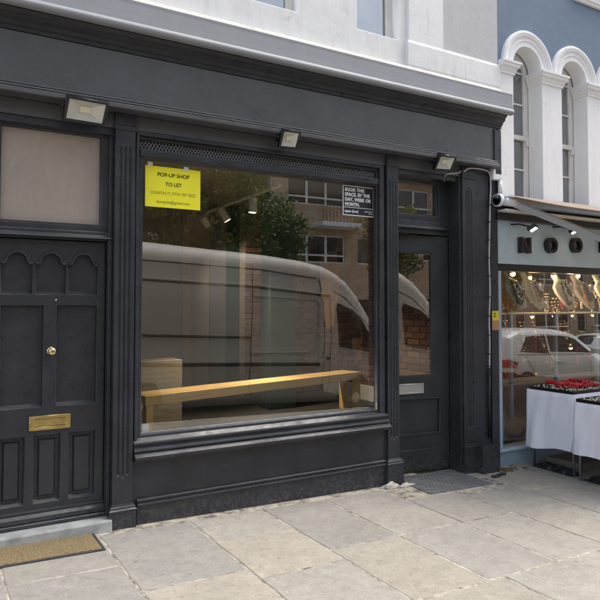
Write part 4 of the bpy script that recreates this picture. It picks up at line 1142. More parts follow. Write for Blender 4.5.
# --- lit floodlights over the sign board
for u, v, lab in ((533, 228.5, 'lit black spotlight above the first letter of the pale blue sign'), (574, 231, 'lit black spotlight above the second round letter of the sign')):
    p = fp(u, v, -.11); root = empty('sign_spotlight', p, lab, 'spotlight', 'spotlights over the pale blue sign')
    mt = Matrix.Translation(p) @ Matrix.Rotation(R(28), 4, 'Z') @ Matrix.Rotation(R(58), 4, 'X')
    bm = B(); box(bm, -.075, .075, -.012, .03, -.05, .05, .012, 2); bmesh.ops.transform(bm, matrix=mt, verts=bm.verts); link('housing', bm, 'black_plastic', root)
    bm = B(); box(bm, -.055, .055, -.0165, -.0125, -.034, .034, 0); bmesh.ops.transform(bm, matrix=mt, verts=bm.verts); link('lamp_face', bm, 'flood_lit', root)
    q = p + Vector((0, .03, .02)); link('arm', tube(B(), [q, q + Vector((-.10, .06, .03)), Vector((p.x - .16, YN, p.z + .05))], .009, 8), 'black_plastic', root, smooth=True)

# --- awning
aw = empty('retractable_awning', (7.2, -.05, 2.55), 'half open beige awning with pale metal arm over the jewellery shop', 'awning')
za = fp(497, 200, -.06).z
rx0 = fp(499, 200, -.06).x
link('roller_tube', tube(B(), [(rx0 + .01, -.06, za), (10.8, -.06, za)], .052, 18), 'awning_arm', aw, smooth=True)
bm = B(); t = bmesh.new()
lathe(t, [(.061, -.02), (.070, -.02), (.073, -.012), (.073, .02), (.070, .024), (.061, .024), (.060, .016), (.060, -.012), (.061, -.02)], Matrix(), 24)
add(bm, t, Matrix.Translation((rx0 - .015, -.06, za)) @ Matrix.Rotation(R(90), 4, 'Y') @ Matrix.Diagonal((.92, .92, 1, 1)))
link('end_ring', bm, 'box_white', aw, smooth=True)
link('arm_elbow', tube(B(), [(rx0 + .02, -.06, za), (rx0 + .12, -.08, za - .012), (rx0 + .2, -.12, za - .03)], .05, 14, .036), 'box_white', aw, smooth=True)
# arm runs out over the pavement; its line passes the pixel (600,237)
s_ = Vector((rx0 + .17, -.10, za - .022)); e_ = fp(600, 238, -.62); dr = (e_ - s_)
link('arm', tube(B(), [s_, s_ + dr * 1.35], .042, 4), 'awning_arm', aw)
fe = fp(600, 208, -.55); fs = Vector((rx0 + .10, -.07, za + .06))
fdir = (fe - fs); fdir.x = .0
tt = 2.2
bm = B(); n_ = 14; rows = []
fy1 = -.07 - 1.45; 
# slope so that the free edge passes the pixel
slope = (fe.z - fs.z) / (fe.y - fs.y)
for j in range(n_ + 1):
    y = fs.y + (fy1 - fs.y) * j / n_
    rows.append([bm.verts.new((x_, y, fs.z + slope * (y - fs.y) - .025 * math.sin(math.pi * j / n_) + .004 * math.sin(x_ * 5) + dz)) for dz in (0, .004) for x_ in (rx0 + .10, rx0 + .6, rx0 + 1.3, rx0 + 2.2, rx0 + 3.4, 10.75)])
for a, b in zip(rows, rows[1:]):
    for off in (0, 6):
        for k in range(5): bm.faces.new((a[off + k], a[off + k + 1], b[off + k + 1], b[off + k]))
bmesh.ops.recalc_face_normals(bm, faces=bm.faces[:])
link('fabric', bm, 'awning_cloth', aw, smooth=True)
zf_ = fs.z + slope * (fy1 - fs.y)
link('front_bar', box(B(), rx0 + .1, 10.8, fy1 - .05, fy1 + .005, zf_ - .05, zf_ + .03, .012, 2), 'awning_arm', aw)
link('cassette_board', box(B(), rx0 + .06, 10.8, -.10, .046, za - .115, za - .085, .006), 'cream_trim', aw)
link('rear_shade', box(B(), rx0 + .02, 10.8, -.03, .048, za - .19, za - .117, .004), 'black_plastic', aw)
link('rear_hood', box(B(), rx0 + .02, 10.8, -.0, .048, za - .084, za + .05, .004), 'rubber', aw)

# --- jewellery window display
stand = empty('display_stand', (6.6, .5, .05), 'pale metal display stand with glass shelf inside jewellery window', 'display stand')
zsh = fp(512, 313, .45).z
link('shelf', box(B(), NX0 + .1, 10.5, .36, .60, zsh - .02, zsh, .003), 'bust_white', stand)
for u in (512, 557, 598, 640): 
    p = fp(u, 400, .37); link('post', box(B(), p.x - .022, p.x + .022, .36, .40, .051, zsh - .021, .004), 'awning_arm', stand)
link('lower_shelf', box(B(), NX0 + .1, 10.5, .42, .85, .60, .62, .003), 'slate_board', stand)
def necklace(c, w_, h_, mats, label, n=34):
    root = empty('necklace', c, label, 'necklace', 'necklaces in the jewellery window')
    for s, mt in enumerate(mats + ('dark_bead', 'silver_bead')):
        bm = B()
        for k in range(n):
            t = k / (n - 1); x_ = (t - .5) * w_ * (1.15 - s * .22) + .10 * h_ * (1 - (2 * t - 1) ** 2) * 2; z = -h_ * 1.25 * (1 - (2 * t - 1) ** 2) * (1 - s * .22)
            ball(bm, Vector(c) + Vector((x_ + random.uniform(-.006, .006), -.012 - .01 * s + random.uniform(-.005, .005), z)), random.uniform(.012, .024), 1)
        link('bead_string', bm, mt, root, smooth=True)
specs = [(514, 291, -.50, ('dark_bead', 'silver_bead'), 'white necklace bust with black and silver beads, nearest the corner pier'),
         (533, 292, -.46, ('silver_bead', 'amber_bead'), 'white necklace bust with silver and amber beads, second from the corner pier'),
         (563, 292, -.42, ('dark_bead', 'pearl_bead'), 'white necklace bust right of the middle window post'),
         (583, 293, -.48, ('amber_bead', 'dark_bead'), 'white necklace bust with amber beads, fourth from the corner pier'),
         (604, 292, -.42, ('pearl_bead', 'amber_bead'), 'white necklace bust at the right edge of the picture')]
for i, (u, v, ti, mats, lab) in enumerate(specs):
    p = fp(u, v, .42)
    bm = B()
    # bust outline: neck, sloping shoulders, chest tapering to a point
    ol = [(-.035, .23), (.035, .23), (.04, .14), (.11, .09), (.12, .02), (.08, -.12), (.03, -.20), (-.03, -.20), (-.08, -.12), (-.12, .02), (-.11, .09), (-.04, .14)]
    me = plate([ol], -.04, .04, .028, 3); me.transform(Matrix.Translation(p) @ Matrix.Rotation(R(-20), 4, 'Z') @ Matrix.Rotation(ti, 4, 'Y') @ Matrix.Rotation(R(-10), 4, 'X') @ Matrix.Diagonal((.78, 1, 1.15, 1)))
    link('necklace_bust', me, 'bust_white', None, lab, 'bust', 'necklace busts', smooth=True)
    necklace(p + Vector((-.02, -.06, .10)), .17, .20, mats, lab.replace('white necklace bust', 'beaded necklace hanging on the bust').replace('with', 'wearing'))
# many more strands hang between the busts
mats_ = ('silver_bead', 'amber_bead', 'dark_bead', 'pearl_bead', 'silver_bead', 'red_bead')
ordn = ('first', 'second', 'third', 'fourth', 'fifth', 'sixth', 'seventh', 'eighth', 'ninth', 'tenth', 'eleventh', 'twelfth'); cnt = {}
for k in range(46):
    u = 503 + 103 * (((k if k < 26 else k - 26) + random.random() * .8) / (26 if k < 26 else 20)); v = random.uniform(279, 300) if k < 26 else random.uniform(318, 356)
    p = fp(u, v, .50 if k < 26 else .72); bm = B(); hh_ = random.uniform(.10, .26); ww_ = random.uniform(.02, .07); nn_ = random.randint(16, 30); ti = random.uniform(-.5, .1)
    for q in range(nn_):
        t = q / (nn_ - 1); ball(bm, p + Vector(((t - .5) * ww_ - ti * hh_ * (1 - (2 * t - 1) ** 2), random.uniform(-.008, .008), -hh_ * (1 - (2 * t - 1) ** 2))), random.uniform(.005, .013), 1)
    mt = random.choice([m_ for m_ in mats_ if cnt.get((m_, k < 26), 0) < 12]); wh = 'above' if k < 26 else 'below'
    od = ordn[cnt.get((mt, k < 26), 0)]; cnt[(mt, k < 26)] = cnt.get((mt, k < 26), 0) + 1
    link('hanging_necklace', bm, mt, None, f"{od} thin {mt.split('_')[0]} bead strand from the corner pier, {wh} the display shelf", 'necklace', 'strands in the jewellery window', smooth=True)
# bulbs
bulbs = [(512, 273), (528.5, 277), (553, 275.5), (577, 275), (531.5, 315.5), (553, 315), (572, 314.5), (592, 314), (570, 347), (535, 376), (571, 377), (530, 391)]
nm_ = ['beside the corner pier', 'second from the corner pier', 'third from the corner pier', 'at the right']
for i, (u, v) in enumerate(bulbs):
    y = .46 if i < 4 else .95
    p = fp(u, v, y)
    row = 'top row of the jewellery window' if i < 4 else 'second row of the jewellery window' if i < 8 else 'low in the jewellery window'
    lab = f'glowing warm bulb, {row}, {nm_[i % 4]}' if i < 8 else ['single glowing bulb above the white car reflection', 'glowing bulb low in the jewellery window at its left', 'glowing bulb above the red jewellery on the table', 'lowest glowing bulb behind the draped table'][i - 8]
    root = empty('spot_bulb', p, lab, 'bulb', 'glowing bulbs in the jewellery window')
    bm = B(); lathe(bm, [(.012, .05), (.03, .03), (.034, .0), (.026, -.006)], Matrix.Translation(p) @ Matrix.Rotation(R(25), 4, 'X'), 14); link('cup', bm, 'brass', root, smooth=True)
    bm = B(); ball(bm, p + Vector((0, -.012, -.012)), .030 if i < 4 else .022, 2); link('lamp', bm, 'warm_bulb', root, smooth=True)
    bm = B(); top = 2.45 if i < 4 else zsh - .0
    if i >= 8: top = .64
    tube(bm, [p + Vector((0, 0, .045)), Vector((p.x, y, top if i < 8 else p.z + .2))], .004, 6); link('flex', bm, 'black_plastic', root)
for u, y in ((530, .7), (575, .7)):
    lp_ = bpy.data.lights.new('bulb_light', 'POINT'); lp_.energy = 7; lp_.color = (1, .68, .36); lp_.shadow_soft_size = .08
    lo = bpy.data.objects.new('bulb_light', lp_); lo.location = fp(u, 290, y); COL.objects.link(lo)
bm = B(); t = bmesh.new(); bmesh.ops.create_icosphere(t, subdivisions=3, radius=.16)
for v in t.verts: v.co *= 1 + .18 * math.sin(v.co.x * 31) * math.sin(v.co.z * 23 + 1) ; v.co.z = max(v.co.z * .8, -.09)
p = fp(511, 437, .45); add(bm, t, Matrix.Translation((p.x, .45, .141)))
link('cloth_sack', bm, 'sack_cloth', None, 'brown lumpy sack on floor of the jewellery window beside the corner pier', 'sack', smooth=True)

# ================================================================== STALL TABLES
def table(name, x0, x1, y0, y1, ztop, drop_l, drop_f, label, clabel, legs):
    tb = empty(name, ((x0 + x1) / 2, (y0 + y1) / 2, gz((x0 + x1) / 2)), label, 'table', 'stall tables')
    link('table_top', box(B(), x0, x1, y0, y1, ztop - .035, ztop - .006, .004), 'box_white', tb)
    for lx, ly in legs: link('leg', tube(B(), [(lx, ly, gz(lx)), (lx, ly, ztop - .036)], .0125, 10), 'steel', tb, smooth=True)
    # cloth: top sheet plus skirt with folds
    loopN = 220; per_ = 2 * (x1 - x0 + y1 - y0); bm = B()
    def rim(t):
        d_ = t * per_
        for (ax, ay, bx_, by_, nx, ny) in ((x0, y1, x0, y0, -1, 0), (x0, y0, x1, y0, 0, -1), (x1, y0, x1, y1, 1, 0), (x1, y1, x0, y1, 0, 1)):
            L = math.hypot(bx_ - ax, by_ - ay)
            if d_ <= L: f = d_ / L; return ax + (bx_ - ax) * f, ay + (by_ - ay) * f, nx, ny, f
            d_ -= L
        return x0, y1, 0, 1, 1
    rows = [[] for _ in range(13)]
    ph_ = random.random() * 6
    for k in range(loopN):
        x_, y_, nx, ny, f = rim(k / loopN)
        if nx == -1: dp = drop_l[0] + (drop_l[1] - drop_l[0]) * f + .008 * math.sin(f * 9 + ph_) - (.06 * max(0, 1 - f * 5) if False else 0)
        elif ny == -1: dp = drop_l[1] + (drop_f - drop_l[1]) * min(1, f * 2) + .015 * math.sin(f * 17)
        elif nx == 1: dp = drop_f
        else: dp = drop_l[0]
        s = k / loopN * per_
        for r_ in range(13):
            t = r_ / 12
            fold = (.024 * math.sin(s * 13 + ph_ + .8 * t) + .014 * math.sin(s * 29 + 1.3 + ph_ * 2 - t) + .03 * math.sin(s * 6.1 + 2)) * t ** 1.15 + .004 * math.sin(s * 41 + 5 * t)
            out = .006 + .012 * t + max(-.004, fold)
            rows[r_].append(bm.verts.new((x_ + nx * out, y_ + ny * out, ztop + .001 - (dp * t) - (.004 if r_ else 0))))
    for a, b in zip(rows, rows[1:]):
        for k in range(loopN): bm.faces.new((a[k], a[(k + 1) % loopN], b[(k + 1) % loopN], b[k]))
    bm.faces.new(rows[0]); bmesh.ops.recalc_face_normals(bm, faces=bm.faces[:])
    link('tablecloth', bm, 'white_cloth', None, clabel, 'tablecloth', 'white tablecloths', smooth=True)
    return tb
def on_x(u, v, x):
    d = FWD + RGT * ((u - 300) / F) - UPV * ((v - 300 - SHY) / F); return EYE + d * (x / d.x)
TX = 5.50
q0, q1 = on_x(527, 389, TX), on_x(573.5, 395, TX)
tzp = (q0.z + q1.z) / 2
z_b0 = on_x(522, 444, TX).z; z_b1 = on_x(569, 450, TX).z
table('stall_table', TX, 7.4, q1.y, min(q0.y, .0), tzp, (tzp - z_b0, tzp - z_b1), tzp - z_b1, 'folding table with steel legs beside the pale blue plinth', 'white cloth hanging over the folding table next to the blue plinth', [(TX + .05, min(q0.y, 0) - .04), (TX + .03, q1.y + .03), (7.3, q1.y + .04), (7.3, -.04)])
r0 = on_x(578.5, 402.5, 5.44); 
tz2 = r0.z; y2 = q1.y - .055
zb2 = on_x(590, 460, 5.44).z
table('stall_table', 5.44, 7.0, y2 - 1.0, y2, tz2, (tz2 - on_x(575, 453, 5.44).z, tz2 - on_x(600, 463, 5.44).z), tz2 - zb2 + .04, 'lower folding table standing nearer the road, cut by right edge', 'white cloth over the lower table at the right edge, with diagonal fold', [(5.47, y2 - .03), (5.47, y2 - .97), (6.9, y2 - .03), (6.9, y2 - .97)])
def tray(x0, x1, y0, y1, z, label):
    t = empty('jewellery_tray', ((x0 + x1) / 2, (y0 + y1) / 2, z), label, 'tray', 'black jewellery trays')
    link('base', box(B(), x0, x1, y0, y1, z, z + .008, 0), 'black_plastic', t)
    bm = B(); box(bm, x0, x1, y0, y0 + .012, z + .0085, z + .032, .002); box(bm, x0, x1, y1 - .012, y1, z + .0085, z + .032, .002); box(bm, x0, x0 + .012, y0 + .0125, y1 - .0125, z + .0085, z + .032, .002); box(bm, x1 - .012, x1, y0 + .0125, y1 - .0125, z + .0085, z + .032, .002)
    link('rim', bm, 'black_plastic', t)
def heap(name, x0, x1, y0, y1, z, n, mat, label, r=(.008, .014), hmax=.05):
    bm = B()
    for k in range(n):
        x_, y_ = random.uniform(x0, x1), random.uniform(y0, y1)
        e = min((x_ - x0), (x1 - x_), (y_ - y0), (y1 - y_)) / max(.001, min(x1 - x0, y1 - y0) * .5)
        ball(bm, Vector((x_, y_, z + .01 + random.random() * hmax * (.25 + .75 * e))), random.uniform(*r), 1)
    link(name, bm, mat, None, label, 'jewellery', kind='stuff', smooth=True)
yb0, yb1 = q1.y + .012, min(q0.y, 0) - .02
tray(TX + .01, TX + 1.0, yb0, yb1, tzp + .002, 'black tray of loose jewellery along the near end of the upper table')
heap('silver_jewellery', TX + .03, TX + .95, yb0 + .03, yb1 - .03, tzp + .012, 420, 'pearl_bead', 'loose pale beads filling the black tray on the upper table', (.006, .012), .035)
heap('dark_jewellery', TX + .05, TX + .9, yb0 + .03, yb1 - .03, tzp + .012, 200, 'dark_bead', 'scattered dark beads among pale ones in the upper tray', (.006, .011), .045)
rp = fp(561, 391, q1.y + .24)
heap('red_jewellery', TX + .14, TX + .62, q1.y + .12, q1.y + .36, tzp + .03, 330, 'red_bead', 'heap of red coral beads on the black tray of the upper table', (.008, .014), .08)
bm = B(); tube(bm, [(TX + .10, q1.y + .40, tzp + .085), (TX + .30, q1.y + .12, tzp + .06)], .022, 10); link('red_necklace_roll', bm, 'red_bead', None, 'bright red roll of beads leaning at the left of the red heap', 'jewellery', smooth=True)
tray(5.445, 6.3, y2 - .7, y2 - .01, tz2 + .002, 'black tray of pale beads on the lower table at the right edge')
heap('pearl_jewellery', 5.47, 6.25, y2 - .68, y2 - .03, tz2 + .012, 420, 'pearl_bead', 'pale beads in the black tray on the lower table', (.006, .012), .035)

# --- bags and box under the table
def crumple(name, x0, x1, y0, y1, z0, h_, mat, label, cat, seed):
    rnd = random.Random(seed); bm = B(); nx, ny = 22, 8; top = []
    for j in range(ny + 1):
        row = []
        for i in range(nx + 1):
            s, t = i / nx, j / ny; e = min(1, 6 * min(s, 1 - s) + .15) * math.sin(math.pi * min(max(t, .04), .96)) ** .6
            x_ = x0 + (x1 - x0) * t + rnd.uniform(-.008, .008); y_ = y0 + (y1 - y0) * s + rnd.uniform(-.008, .008)
            row.append(bm.verts.new((x_, y_, gz(x_) + z0 + h_ * e * (.7 + .3 * math.sin(s * 19 + seed) * math.sin(t * 9)) + rnd.uniform(-.006, .006))))
        top.append(row)
    for a, b in zip(top, top[1:]):
        for i in range(nx): bm.faces.new((a[i], a[i + 1], b[i + 1], b[i]))
    r_ = bmesh.ops.extrude_edge_only(bm, edges=[e_ for e_ in bm.edges if e_.is_boundary])
    for v in [g for g in r_['geom'] if isinstance(g, bmesh.types.BMVert)]: v.co.z = gz(v.co.x) + .002
    bmesh.ops.recalc_face_normals(bm, faces=bm.faces[:])
    link(name, bm, mat, None, label, cat)
crumple('black_bag', TX + .02, TX + .20, q1.y + .04, min(q0.y, 0) - .02, .0, .075, 'black_bag', 'crumpled black bag lying under the upper table', 'bag', 3)
link('flat_box', box(B(), TX + .24, TX + .62, q1.y + .12, q1.y + .52, gz(5.7) - .012, gz(5.7) + .085, .006), 'box_side', None, 'flat dull olive box behind the black bag under the table', 'box')
crumple('black_holdall', 5.50, 5.9, y2 - .85, y2 - .02, .0, .07, 'black_bag', 'long black bag on the paving under the lower table', 'bag', 5)
crumple('black_case', 5.95, 6.5, y2 - .8, y2 - .05, .0, .22, 'black_bag', 'bulky black case in shadow beneath the lower table', 'bag', 9)

# ================================================================== VEHICLES (seen reflected in the glass)
def interp(tab, x):
    if x <= tab[0][0]: return tab[0][1]
    for (a, va), (b, vb) in zip(tab, tab[1:]):
        if x <= b: t = (x - a) / (b - a); t = t * t * (3 - 2 * t) if False else t; return va + (vb - va) * t
    return tab[-1][1]
def vehicle(root, L, W, roof, sect, widths, zlow, paintm, nst=90):
    """loft along x (rear 0 -> nose L); near side is +y. returns side(x,z)->y"""
    def ring(x):
        top = interp(roof, x); wf = interp(widths, x); pts = []
        for f, z, q in sect:
            zz = min(z if z is not None else 9, zlow + (top - zlow) * q); pts.append((f * W / 2 * wf, zz))
        return pts
    xs = sorted(set([L * i / nst for i in range(nst + 1)] + [a for a, _ in roof]))
    bm = B(); rings = []
    for x in xs:
        p = ring(x); rings.append([bm.verts.new((x, y, z)) for y, z in p] + [bm.verts.new((x, -y, z)) for y, z in reversed(p) if y > 1e-6])
    n = len(rings[0])
    for a, b in zip(rings, rings[1:]):
        for k in range(n): bm.faces.new((a[k], a[(k + 1) % n], b[(k + 1) % n], b[k]))
    bm.faces.new(rings[0][::-1]); bm.faces.new(rings[-1]); bmesh.ops.recalc_face_normals(bm, faces=bm.faces[:])
    def side(x, z):
        p = ring(x)
        for (ya, za_), (yb, zb_) in zip(p, p[1:]):
            if za_ <= z <= zb_ and zb_ > za_: return ya + (yb - ya) * (z - za_) / (zb_ - za_)
        return p[0][0] if z < p[0][1] else 0
    def topz(x): return interp(roof, x)
    def vl(name, bm_, mat, parent=None, smooth=False):
        me = bpy.data.meshes.new(name); bm_.to_mesh(me); bm_.free(); me.materials.append(M[mat])
        if smooth:
            for p in me.polygons: p.use_smooth = True
        o = bpy.data.objects.new(name, me); COL.objects.link(o); o.parent = parent or root; return o
    vl('body', bm, paintm, None, True)
    def panel(name, pts, mat, off=.006, sgn=1, parent=None, n=8):
        """polygon in (x,z) laid on the side surface, subdivided as a fan of strips"""
        bm_ = B(); N = len(pts); zs_ = [p[1] for p in pts]; z0_, z1_ = min(zs_), max(zs_)
        rows = []
        for k in range(n + 1):
            z = z0_ + (z1_ - z0_) * k / n; zz = min(max(z, z0_ + 1e-4), z1_ - 1e-4); xs_ = []
            for i in range(N):
                (xa, za_), (xb, zb_) = pts[i], pts[(i + 1) % N]
                if (za_ - zz) * (zb_ - zz) < 0: xs_.append(xa + (xb - xa) * (zz - za_) / (zb_ - za_))
            xa, xb = min(xs_), max(xs_)
            rows.append([bm_.verts.new((xa + (xb - xa) * t / 8, sgn * (side(xa + (xb - xa) * t / 8, z) + off), z)) for t in range(9)])
        for a, b in zip(rows, rows[1:]):
            for t in range(8): bm_.faces.new((a[t], a[t + 1], b[t + 1], b[t]))
        bmesh.ops.recalc_face_normals(bm_, faces=bm_.faces[:])
        return vl(name, bm_, mat, parent, True)
    def seam(name, pts, r, mat, off=.0, sgn=1, parent=None):
        bm_ = B(); pl = []
        for (xa, za_), (xb, zb_) in zip(pts, pts[1:]):
            m_ = max(1, int(math.hypot(xb - xa, zb_ - za_) / .12))
            for k in range(m_): t = k / m_; pl.append((xa + (xb - xa) * t, za_ + (zb_ - za_) * t))
        pl.append(pts[-1]); tube(bm_, [(x, sgn * (side(x, z) + off), z) for x, z in pl], r, 6)
        return vl(name, bm_, mat, parent)
    def wheel(x, r, wd, sgn):
        wl = B(); mt = Matrix.Translation((x, sgn * (W / 2 - wd / 2 - .01), r)) @ Matrix.Rotation(R(90), 4, 'X')
        lathe(wl, [(r * .62, -wd / 2), (r * .92, -wd / 2), (r, -wd * .38), (r, wd * .38), (r * .92, wd / 2), (r * .62, wd / 2)], mt, 28)
        o = vl('wheel', wl, 'rubber', None, False)
        rm_ = B(); lathe(rm_, [(r * .1, -wd * .52), (r * .58, -wd * .46), (r * .63, -wd * .505), (r * .63, wd * .505), (r * .58, wd * .46), (r * .1, wd * .52)], mt, 28); vl('rim', rm_, 'aluminium', o)
        ar_ = B(); ring_ = [ar_.verts.new((x + r * 1.16 * math.cos(math.pi * k / 14), sgn * (side(x, .6) + .004), max(zlow + .002, r + r * 1.16 * math.sin(math.pi * k / 14)))) for k in range(15)]
        ar_.faces.new(ring_); vl('wheel_arch', ar_, 'seam_dark')
    return side, topz, panel, seam, wheel, vl
# van
VX, VY = 1.36, -4.02
van = empty('panel_van', (VX, VY - .94, -.16 - .023 * VX), 'silver white high roof panel van parked at the kerb, reflected in the window', 'van')
van.rotation_euler = (0, R(2.6), R(-.6)); van.scale = (.911, .93, 1.015)
L = 6.75
vroof = [(0, 2.50), (.04, 2.62), (.25, 2.69), (1.5, 2.71), (3.6, 2.68), (4.4, 2.64), (4.85, 2.58), (5.1, 2.50), (5.32, 2.38), (5.6, 2.14), (5.9, 1.80), (6.08, 1.56), (6.22, 1.43), (6.5, 1.28), (6.68, 1.08), (6.75, .80)]
vsect = [(.90, .30, 0), (.965, .42, .10), (.985, .80, .42), (.995, 1.02, .50), (.985, 1.05, .52), (.985, 1.40, .62), (.975, 1.80, .70), (.955, 2.10, .80), (.945, 2.125, .81), (.925, 2.36, .885), (.90, 2.46, .925), (.84, 2.58, .965), (.70, 2.66, .988), (.40, 2.8, 1.0), (.0, 2.9, 1.0)]
vw = [(0, .95), (.06, .985), (.3, 1), (4.6, 1), (5.4, .985), (6.1, .95), (6.5, .86), (6.75, .70)]
side, topz, panel, seam, wheel, vl = vehicle(van, L, 2.0, vroof, vsect, vw, .30, 'van_paint')
for sg in (1, -1):
    panel('side_window', [(5.14, 1.20), (5.98, 1.10), (6.02, 1.24), (5.66, 1.70), (5.32, 1.92), (5.08, 1.94), (5.05, 1.88)], 'vehicle_glass', .006, sg)
    seam('window_trim', [(5.14, 1.19), (5.98, 1.09)], .012, 'aluminium', .004, sg)
    seam('roof_gutter', [(.1, 2.40), (3.4, 2.40), (4.6, 2.33)], .011, 'seam_dark', -.003, sg)
    seam('shoulder_crease', [(.1, 2.11), (3.4, 2.11), (4.9, 2.04)], .013, 'seam_dark', -.004, sg)
    seam('shoulder_bead', [(.1, 2.145), (3.4, 2.145), (4.9, 2.075)], .014, 'van_paint', .004, sg)
    seam('door_seam', [(3.28, .50), (3.28, 2.44)], .007, 'seam_dark', 0, sg)
    seam('door_seam', [(4.78, .50), (4.80, 1.3), (4.76, 1.9), (4.66, 2.33)], .007, 'seam_dark', 0, sg)
    seam('door_seam', [(4.92, .50), (4.95, 1.3), (4.90, 1.95), (5.0, 2.14), (5.3, 2.02), (5.75, 1.66), (6.05, 1.36), (6.12, .9)], .007, 'seam_dark', 0, sg)
    seam('panel_press', [(3.30, 1.10), (4.45, 1.12), (4.60, 1.20), (4.66, 1.4), (4.66, 1.88), (4.6, 1.98), (3.30, 1.98)], .009, 'van_paint', .004, sg)
    seam('sliding_rail', [(1.35, 1.33), (3.26, 1.33)], .022, 'seam_dark', -.004, sg)
    seam('rub_strip', [(.15, .92), (4.7, .92)], .03, 'seam_dark', -.006, sg)
    bm = B(); box(bm, 4.9, 4.98, 0, .03, 0, .04, .006); 
    for v in bm.verts: v.co += Vector((-.05, sg * (side(4.9, 1.02) + (.0 if sg > 0 else .03)), 1.0))
    vl('door_handle', bm, 'seam_dark')
    bm = B(); box(bm, 6.02, 6.14, 1.04 if sg > 0 else -1.26, 1.26 if sg > 0 else -1.04, 1.30, 1.66, .03, 2); vl('wing_mirror', bm, 'seam_dark')
    wheel(1.35, .35, .24, sg); wheel(5.55, .35, .24, sg)
    bm = B(); box(bm, 6.5, 6.66, sg * .62 - .14, sg * .62 + .14, .82, 1.06, .05, 2); vl('headlight', bm, 'aluminium')
    bm = B(); box(bm, -.02, .03, sg * .86 - .05, sg * .86 + .05, .9, 1.5, .01); vl('tail_light', bm, 'tail_red')
bm = B(); rows = []
for k in range(9):
    x = 5.02 + (6.10 - 5.02) * k / 8; hw = interp([(5.02, .70), (6.1, .82)], x); rows.append([bm.verts.new((x + .004, hw * (t / 4 - 1), topz(x) + .008 - (.05 * abs(t / 4 - 1) ** 3))) for t in range(9)])
for a, b in zip(rows, rows[1:]):
    for t in range(8): bm.faces.new((a[t], a[t + 1], b[t + 1], b[t]))
vl('windscreen', bm, 'vehicle_glass', None, True)
bm = B(); box(bm, 6.62, 6.80, -.85, .85, .32, .62, .05, 2); vl('bumper', bm, 'seam_dark')
# cars
def make_car(loc, rz, ry, pm, label, group, sc=1.0):
    car = empty('parked_car', loc, label, 'car', group); car.rotation_euler = (0, ry, rz); car.scale = (sc, sc, sc)
    L = 4.25
    cr = [(0, .86), (.04, .98), (.12, 1.05), (.45, 1.36), (.75, 1.47), (1.4, 1.52), (2.1, 1.50), (2.55, 1.40), (3.2, 1.04), (3.35, .98), (3.9, .88), (4.15, .74), (4.25, .56)]
    cs_ = [(.88, .22, 0), (.96, .32, .10), (1.0, .58, .50), (.995, .74, .62), (.97, .90, .70), (.93, .97, .76), (.80, 1.36, .93), (.72, 1.44, .97), (.5, 1.6, .995), (0, 1.6, 1.0)]
    cw = [(0, .86), (.12, .93), (.5, .99), (1.5, 1), (3.2, .98), (3.9, .9), (4.25, .70)]
    side, topz, panel, seam, wheel, vl = vehicle(car, L, 1.78, cr, cs_, cw, .22, pm, 80)
    for sg in (1, -1):
        panel('side_window', [(.62, 1.02), (1.48, 1.0), (1.50, 1.38), (.95, 1.37)], 'vehicle_glass', .006, sg)
        panel('side_window', [(1.54, 1.0), (2.92, .99), (2.40, 1.32), (1.56, 1.38)], 'vehicle_glass', .006, sg)
        seam('window_trim', [(.55, 1.0), (3.0, .975)], .009, 'aluminium', .003, sg)
        seam('door_seam', [(1.51, .40), (1.51, 1.0)], .006, 'seam_dark', 0, sg); seam('door_seam', [(2.75, .40), (2.80, .96)], .006, 'seam_dark', 0, sg)
        seam('door_seam', [(.95, .62), (.72, .98)], .006, 'seam_dark', 0, sg); seam('sill_trim', [(.9, .30), (3.0, .30)], .02, 'seam_dark', -.004, sg)
        panel('tail_light', [(.03, .76), (.42, .74), (.50, .84), (.22, .92), (.05, .93)], 'tail_red', .010, sg)
        bm = B(); box(bm, 1.60, 1.78, sg * .885 - .012, sg * .885 + .012, .82, .85, .006); vl('door_handle', bm, 'aluminium')
        bm = B(); box(bm, 2.72, 2.86, sg * .98 - .09, sg * .98 + .09, .98, 1.10, .03, 2); vl('wing_mirror', bm, pm)
        wheel(.72, .31, .20, sg); wheel(3.30, .31, .20, sg)
        bm = B(); box(bm, 3.95, 4.12, sg * .52 - .14, sg * .52 + .14, .62, .76, .04, 2); vl('headlight', bm, 'aluminium')
    for nm, x0_, x1_, h0, h1 in (('windscreen', 2.50, 3.22, .56, .66), ('rear_window', .14, .62, .56, .52)):
        bm = B(); rows = []
        for k in range(7):
            x = x0_ + (x1_ - x0_) * k / 6; hw = h0 + (h1 - h0) * k / 6; rows.append([bm.verts.new((x, hw * (t / 4 - 1), topz(x) + .008 - .03 * abs(t / 4 - 1) ** 3)) for t in range(9)])
        for a, b in zip(rows, rows[1:]):
            for t in range(8): bm.faces.new((a[t], a[t + 1], b[t + 1], b[t]))
        vl(nm, bm, 'vehicle_glass', None, True)
    return car
def rz_(x): return -.16 - .023 * x
make_car((10.0, -5.05, rz_(10.0)), R(-1), R(1.3), 'car_white', 'white hatchback with red tail lights parked at the kerb, reflected in jewellery window', 'parked cars', 1.08)
make_car((17.6, -11.2, rz_(17.6)), R(-1), R(1.3), 'car_dark', 'dark car parked across the road, reflected in the jewellery window', 'parked cars')
make_car((22.5, -11.2, rz_(22.5)), R(1), R(1.3), 'car_white', 'white car parked across the road, reflected in the jewellery window', 'parked cars')

